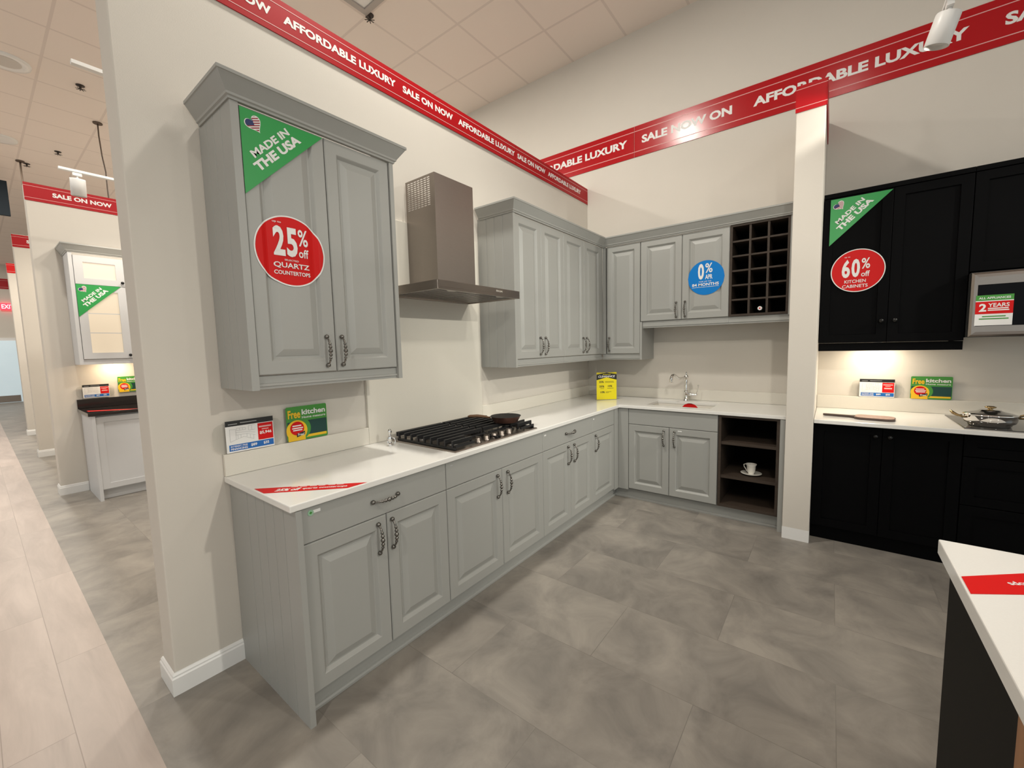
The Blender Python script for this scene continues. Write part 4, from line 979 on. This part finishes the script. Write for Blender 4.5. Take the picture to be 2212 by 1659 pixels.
mb = MB(); mb.lathe([(.118, 4.610), (.118, 4.616)], offl, 32, Matrix.Translation((-3.87, 4.80, 0))); mb.build('grille_disc', t)
vt = thing('ceiling_vent', (-2.12, 1.04, 4.6), 'square grey-framed air vent in the ceiling at the top edge', 'vent')
mb = MB(); mb.T = Matrix(((1,0,0,-2.13),(0,-1,0,1.04),(0,0,-1,4.6255),(0,0,0,1)))
mb.slab([-.305, -.25, .25, .305], [-.305, -.25, .25, .305], lambda x, y: not (abs(x) < .25 and abs(y) < .25), 0, .016, mat('vent_frame_grey', (.42, .38, .35), .5)); mb.build('frame', vt, .002)
mb = MB(); mb.T = Matrix(((1,0,0,-2.13),(0,-1,0,1.04),(0,0,-1,4.6255),(0,0,0,1))); mb.panel(-.248, .248, -.248, .248, [(0,.0), (0,.004), (.10,.010), (.11,.004)], lampw); mb.build('louver_plate', vt)
def sprinkler(x, y, label):
    mb = MB(); T = Matrix.Translation((x, y, 0))
    mb.lathe([(.04, 4.6255), (.038, 4.620), (.012, 4.618), (.010, 4.590), (.016, 4.588), (.016, 4.585), (1e-5, 4.584)], mat('dark_sprinkler', (.05, .04, .035), .5, .5), 16, T)
    for k in range(4): a = PI/2*k; mb.box(-.045, .045, -.004, .004, 4.583, 4.5855, MATS['dark_sprinkler'], T @ Matrix.Rotation(a/2, 4, 'Z'))
    tag(mb.build('sprinkler_head', None, org=(x, y, 4.58)), label, 'sprinkler', 'ceiling sprinkler heads')
sprinkler(-1.80, 1.33, 'dark sprinkler head at the corner of the square ceiling vent')
sprinkler(-3.313, 4.795, 'dark sprinkler head high on the left, between two track lights')
sprinkler(-3.273, 7.267, 'dark sprinkler head left of the hanging cord down the aisle')
sprinkler(-3.534, 8.206, 'farthest dark sprinkler head above the red banner of the white kitchen')
mb = MB(); mb.tube([(-3.044, 5.727, 4.62), (-3.05, 5.70, 4.45), (-3.08, 5.45, 4.1), (-3.12, 5.1, 3.8), (-3.18, 4.75, 3.5), (-3.22, 4.5, 3.3), (-3.22, 4.46, 3.2)], .008, cord, 6); mb.lathe([(.05, 4.612), (.05, 4.6255)], cord, 12, Matrix.Translation((-3.044, 5.727, 0)))
tag(mb.build('ceiling_wire', None, org=(-3.04, 5.7, 4.6)), 'brown wire dropping from the ceiling behind the white kitchen wall', 'wire')
mb = MB(); mb.tube([(-3.607, 8.137, 4.62), (-3.607, 8.137, 4.2), (-3.607, 7.9, 3.6), (-3.607, 7.3, 3.278)], .012, cord, 6); mb.lathe([(.05, 4.612), (.05, 4.6255)], cord, 12, Matrix.Translation((-3.607, 8.137, 0)))
tag(mb.build('conduit', None, org=(-3.6, 8.1, 4.6)), 'thin brown conduit dropping from the ceiling far down the aisle', 'conduit')
ds = thing('hanging_screen', (-4.4, 9.0, 4.3), 'dark screen hanging from the ceiling at the left picture edge', 'screen')
mb = MB(); mb.box(-4.75, -3.725, 9.0, 9.05, 3.92, 4.50, screen); mb.build('panel', ds, .004)
for x in (-4.5, -3.95):
    mb = MB(); mb.tube([(x, 9.02, 4.50), (x, 9.02, 4.62)], .01, cord, 6); mb.build('bracket', ds)
ex = thing('exit_sign', (-3.43, 19.8, 3.13), 'lit red EXIT sign on the far end wall', 'sign')
mb = MB(); mb.box(-3.60, -3.27, 19.80, 19.86, 3.13, 3.35, exitm); mb.T = FA(0, 19.80, 0); mb.text('EXIT', -3.57, -3.30, 3.17, 3.31, .003, exitw, .02); mb.build('face', ex)
mb = MB(); mb.box(-3.45, -3.42, 19.8605, 19.9, 3.2, 3.28, lampw); mb.build('mount', ex)
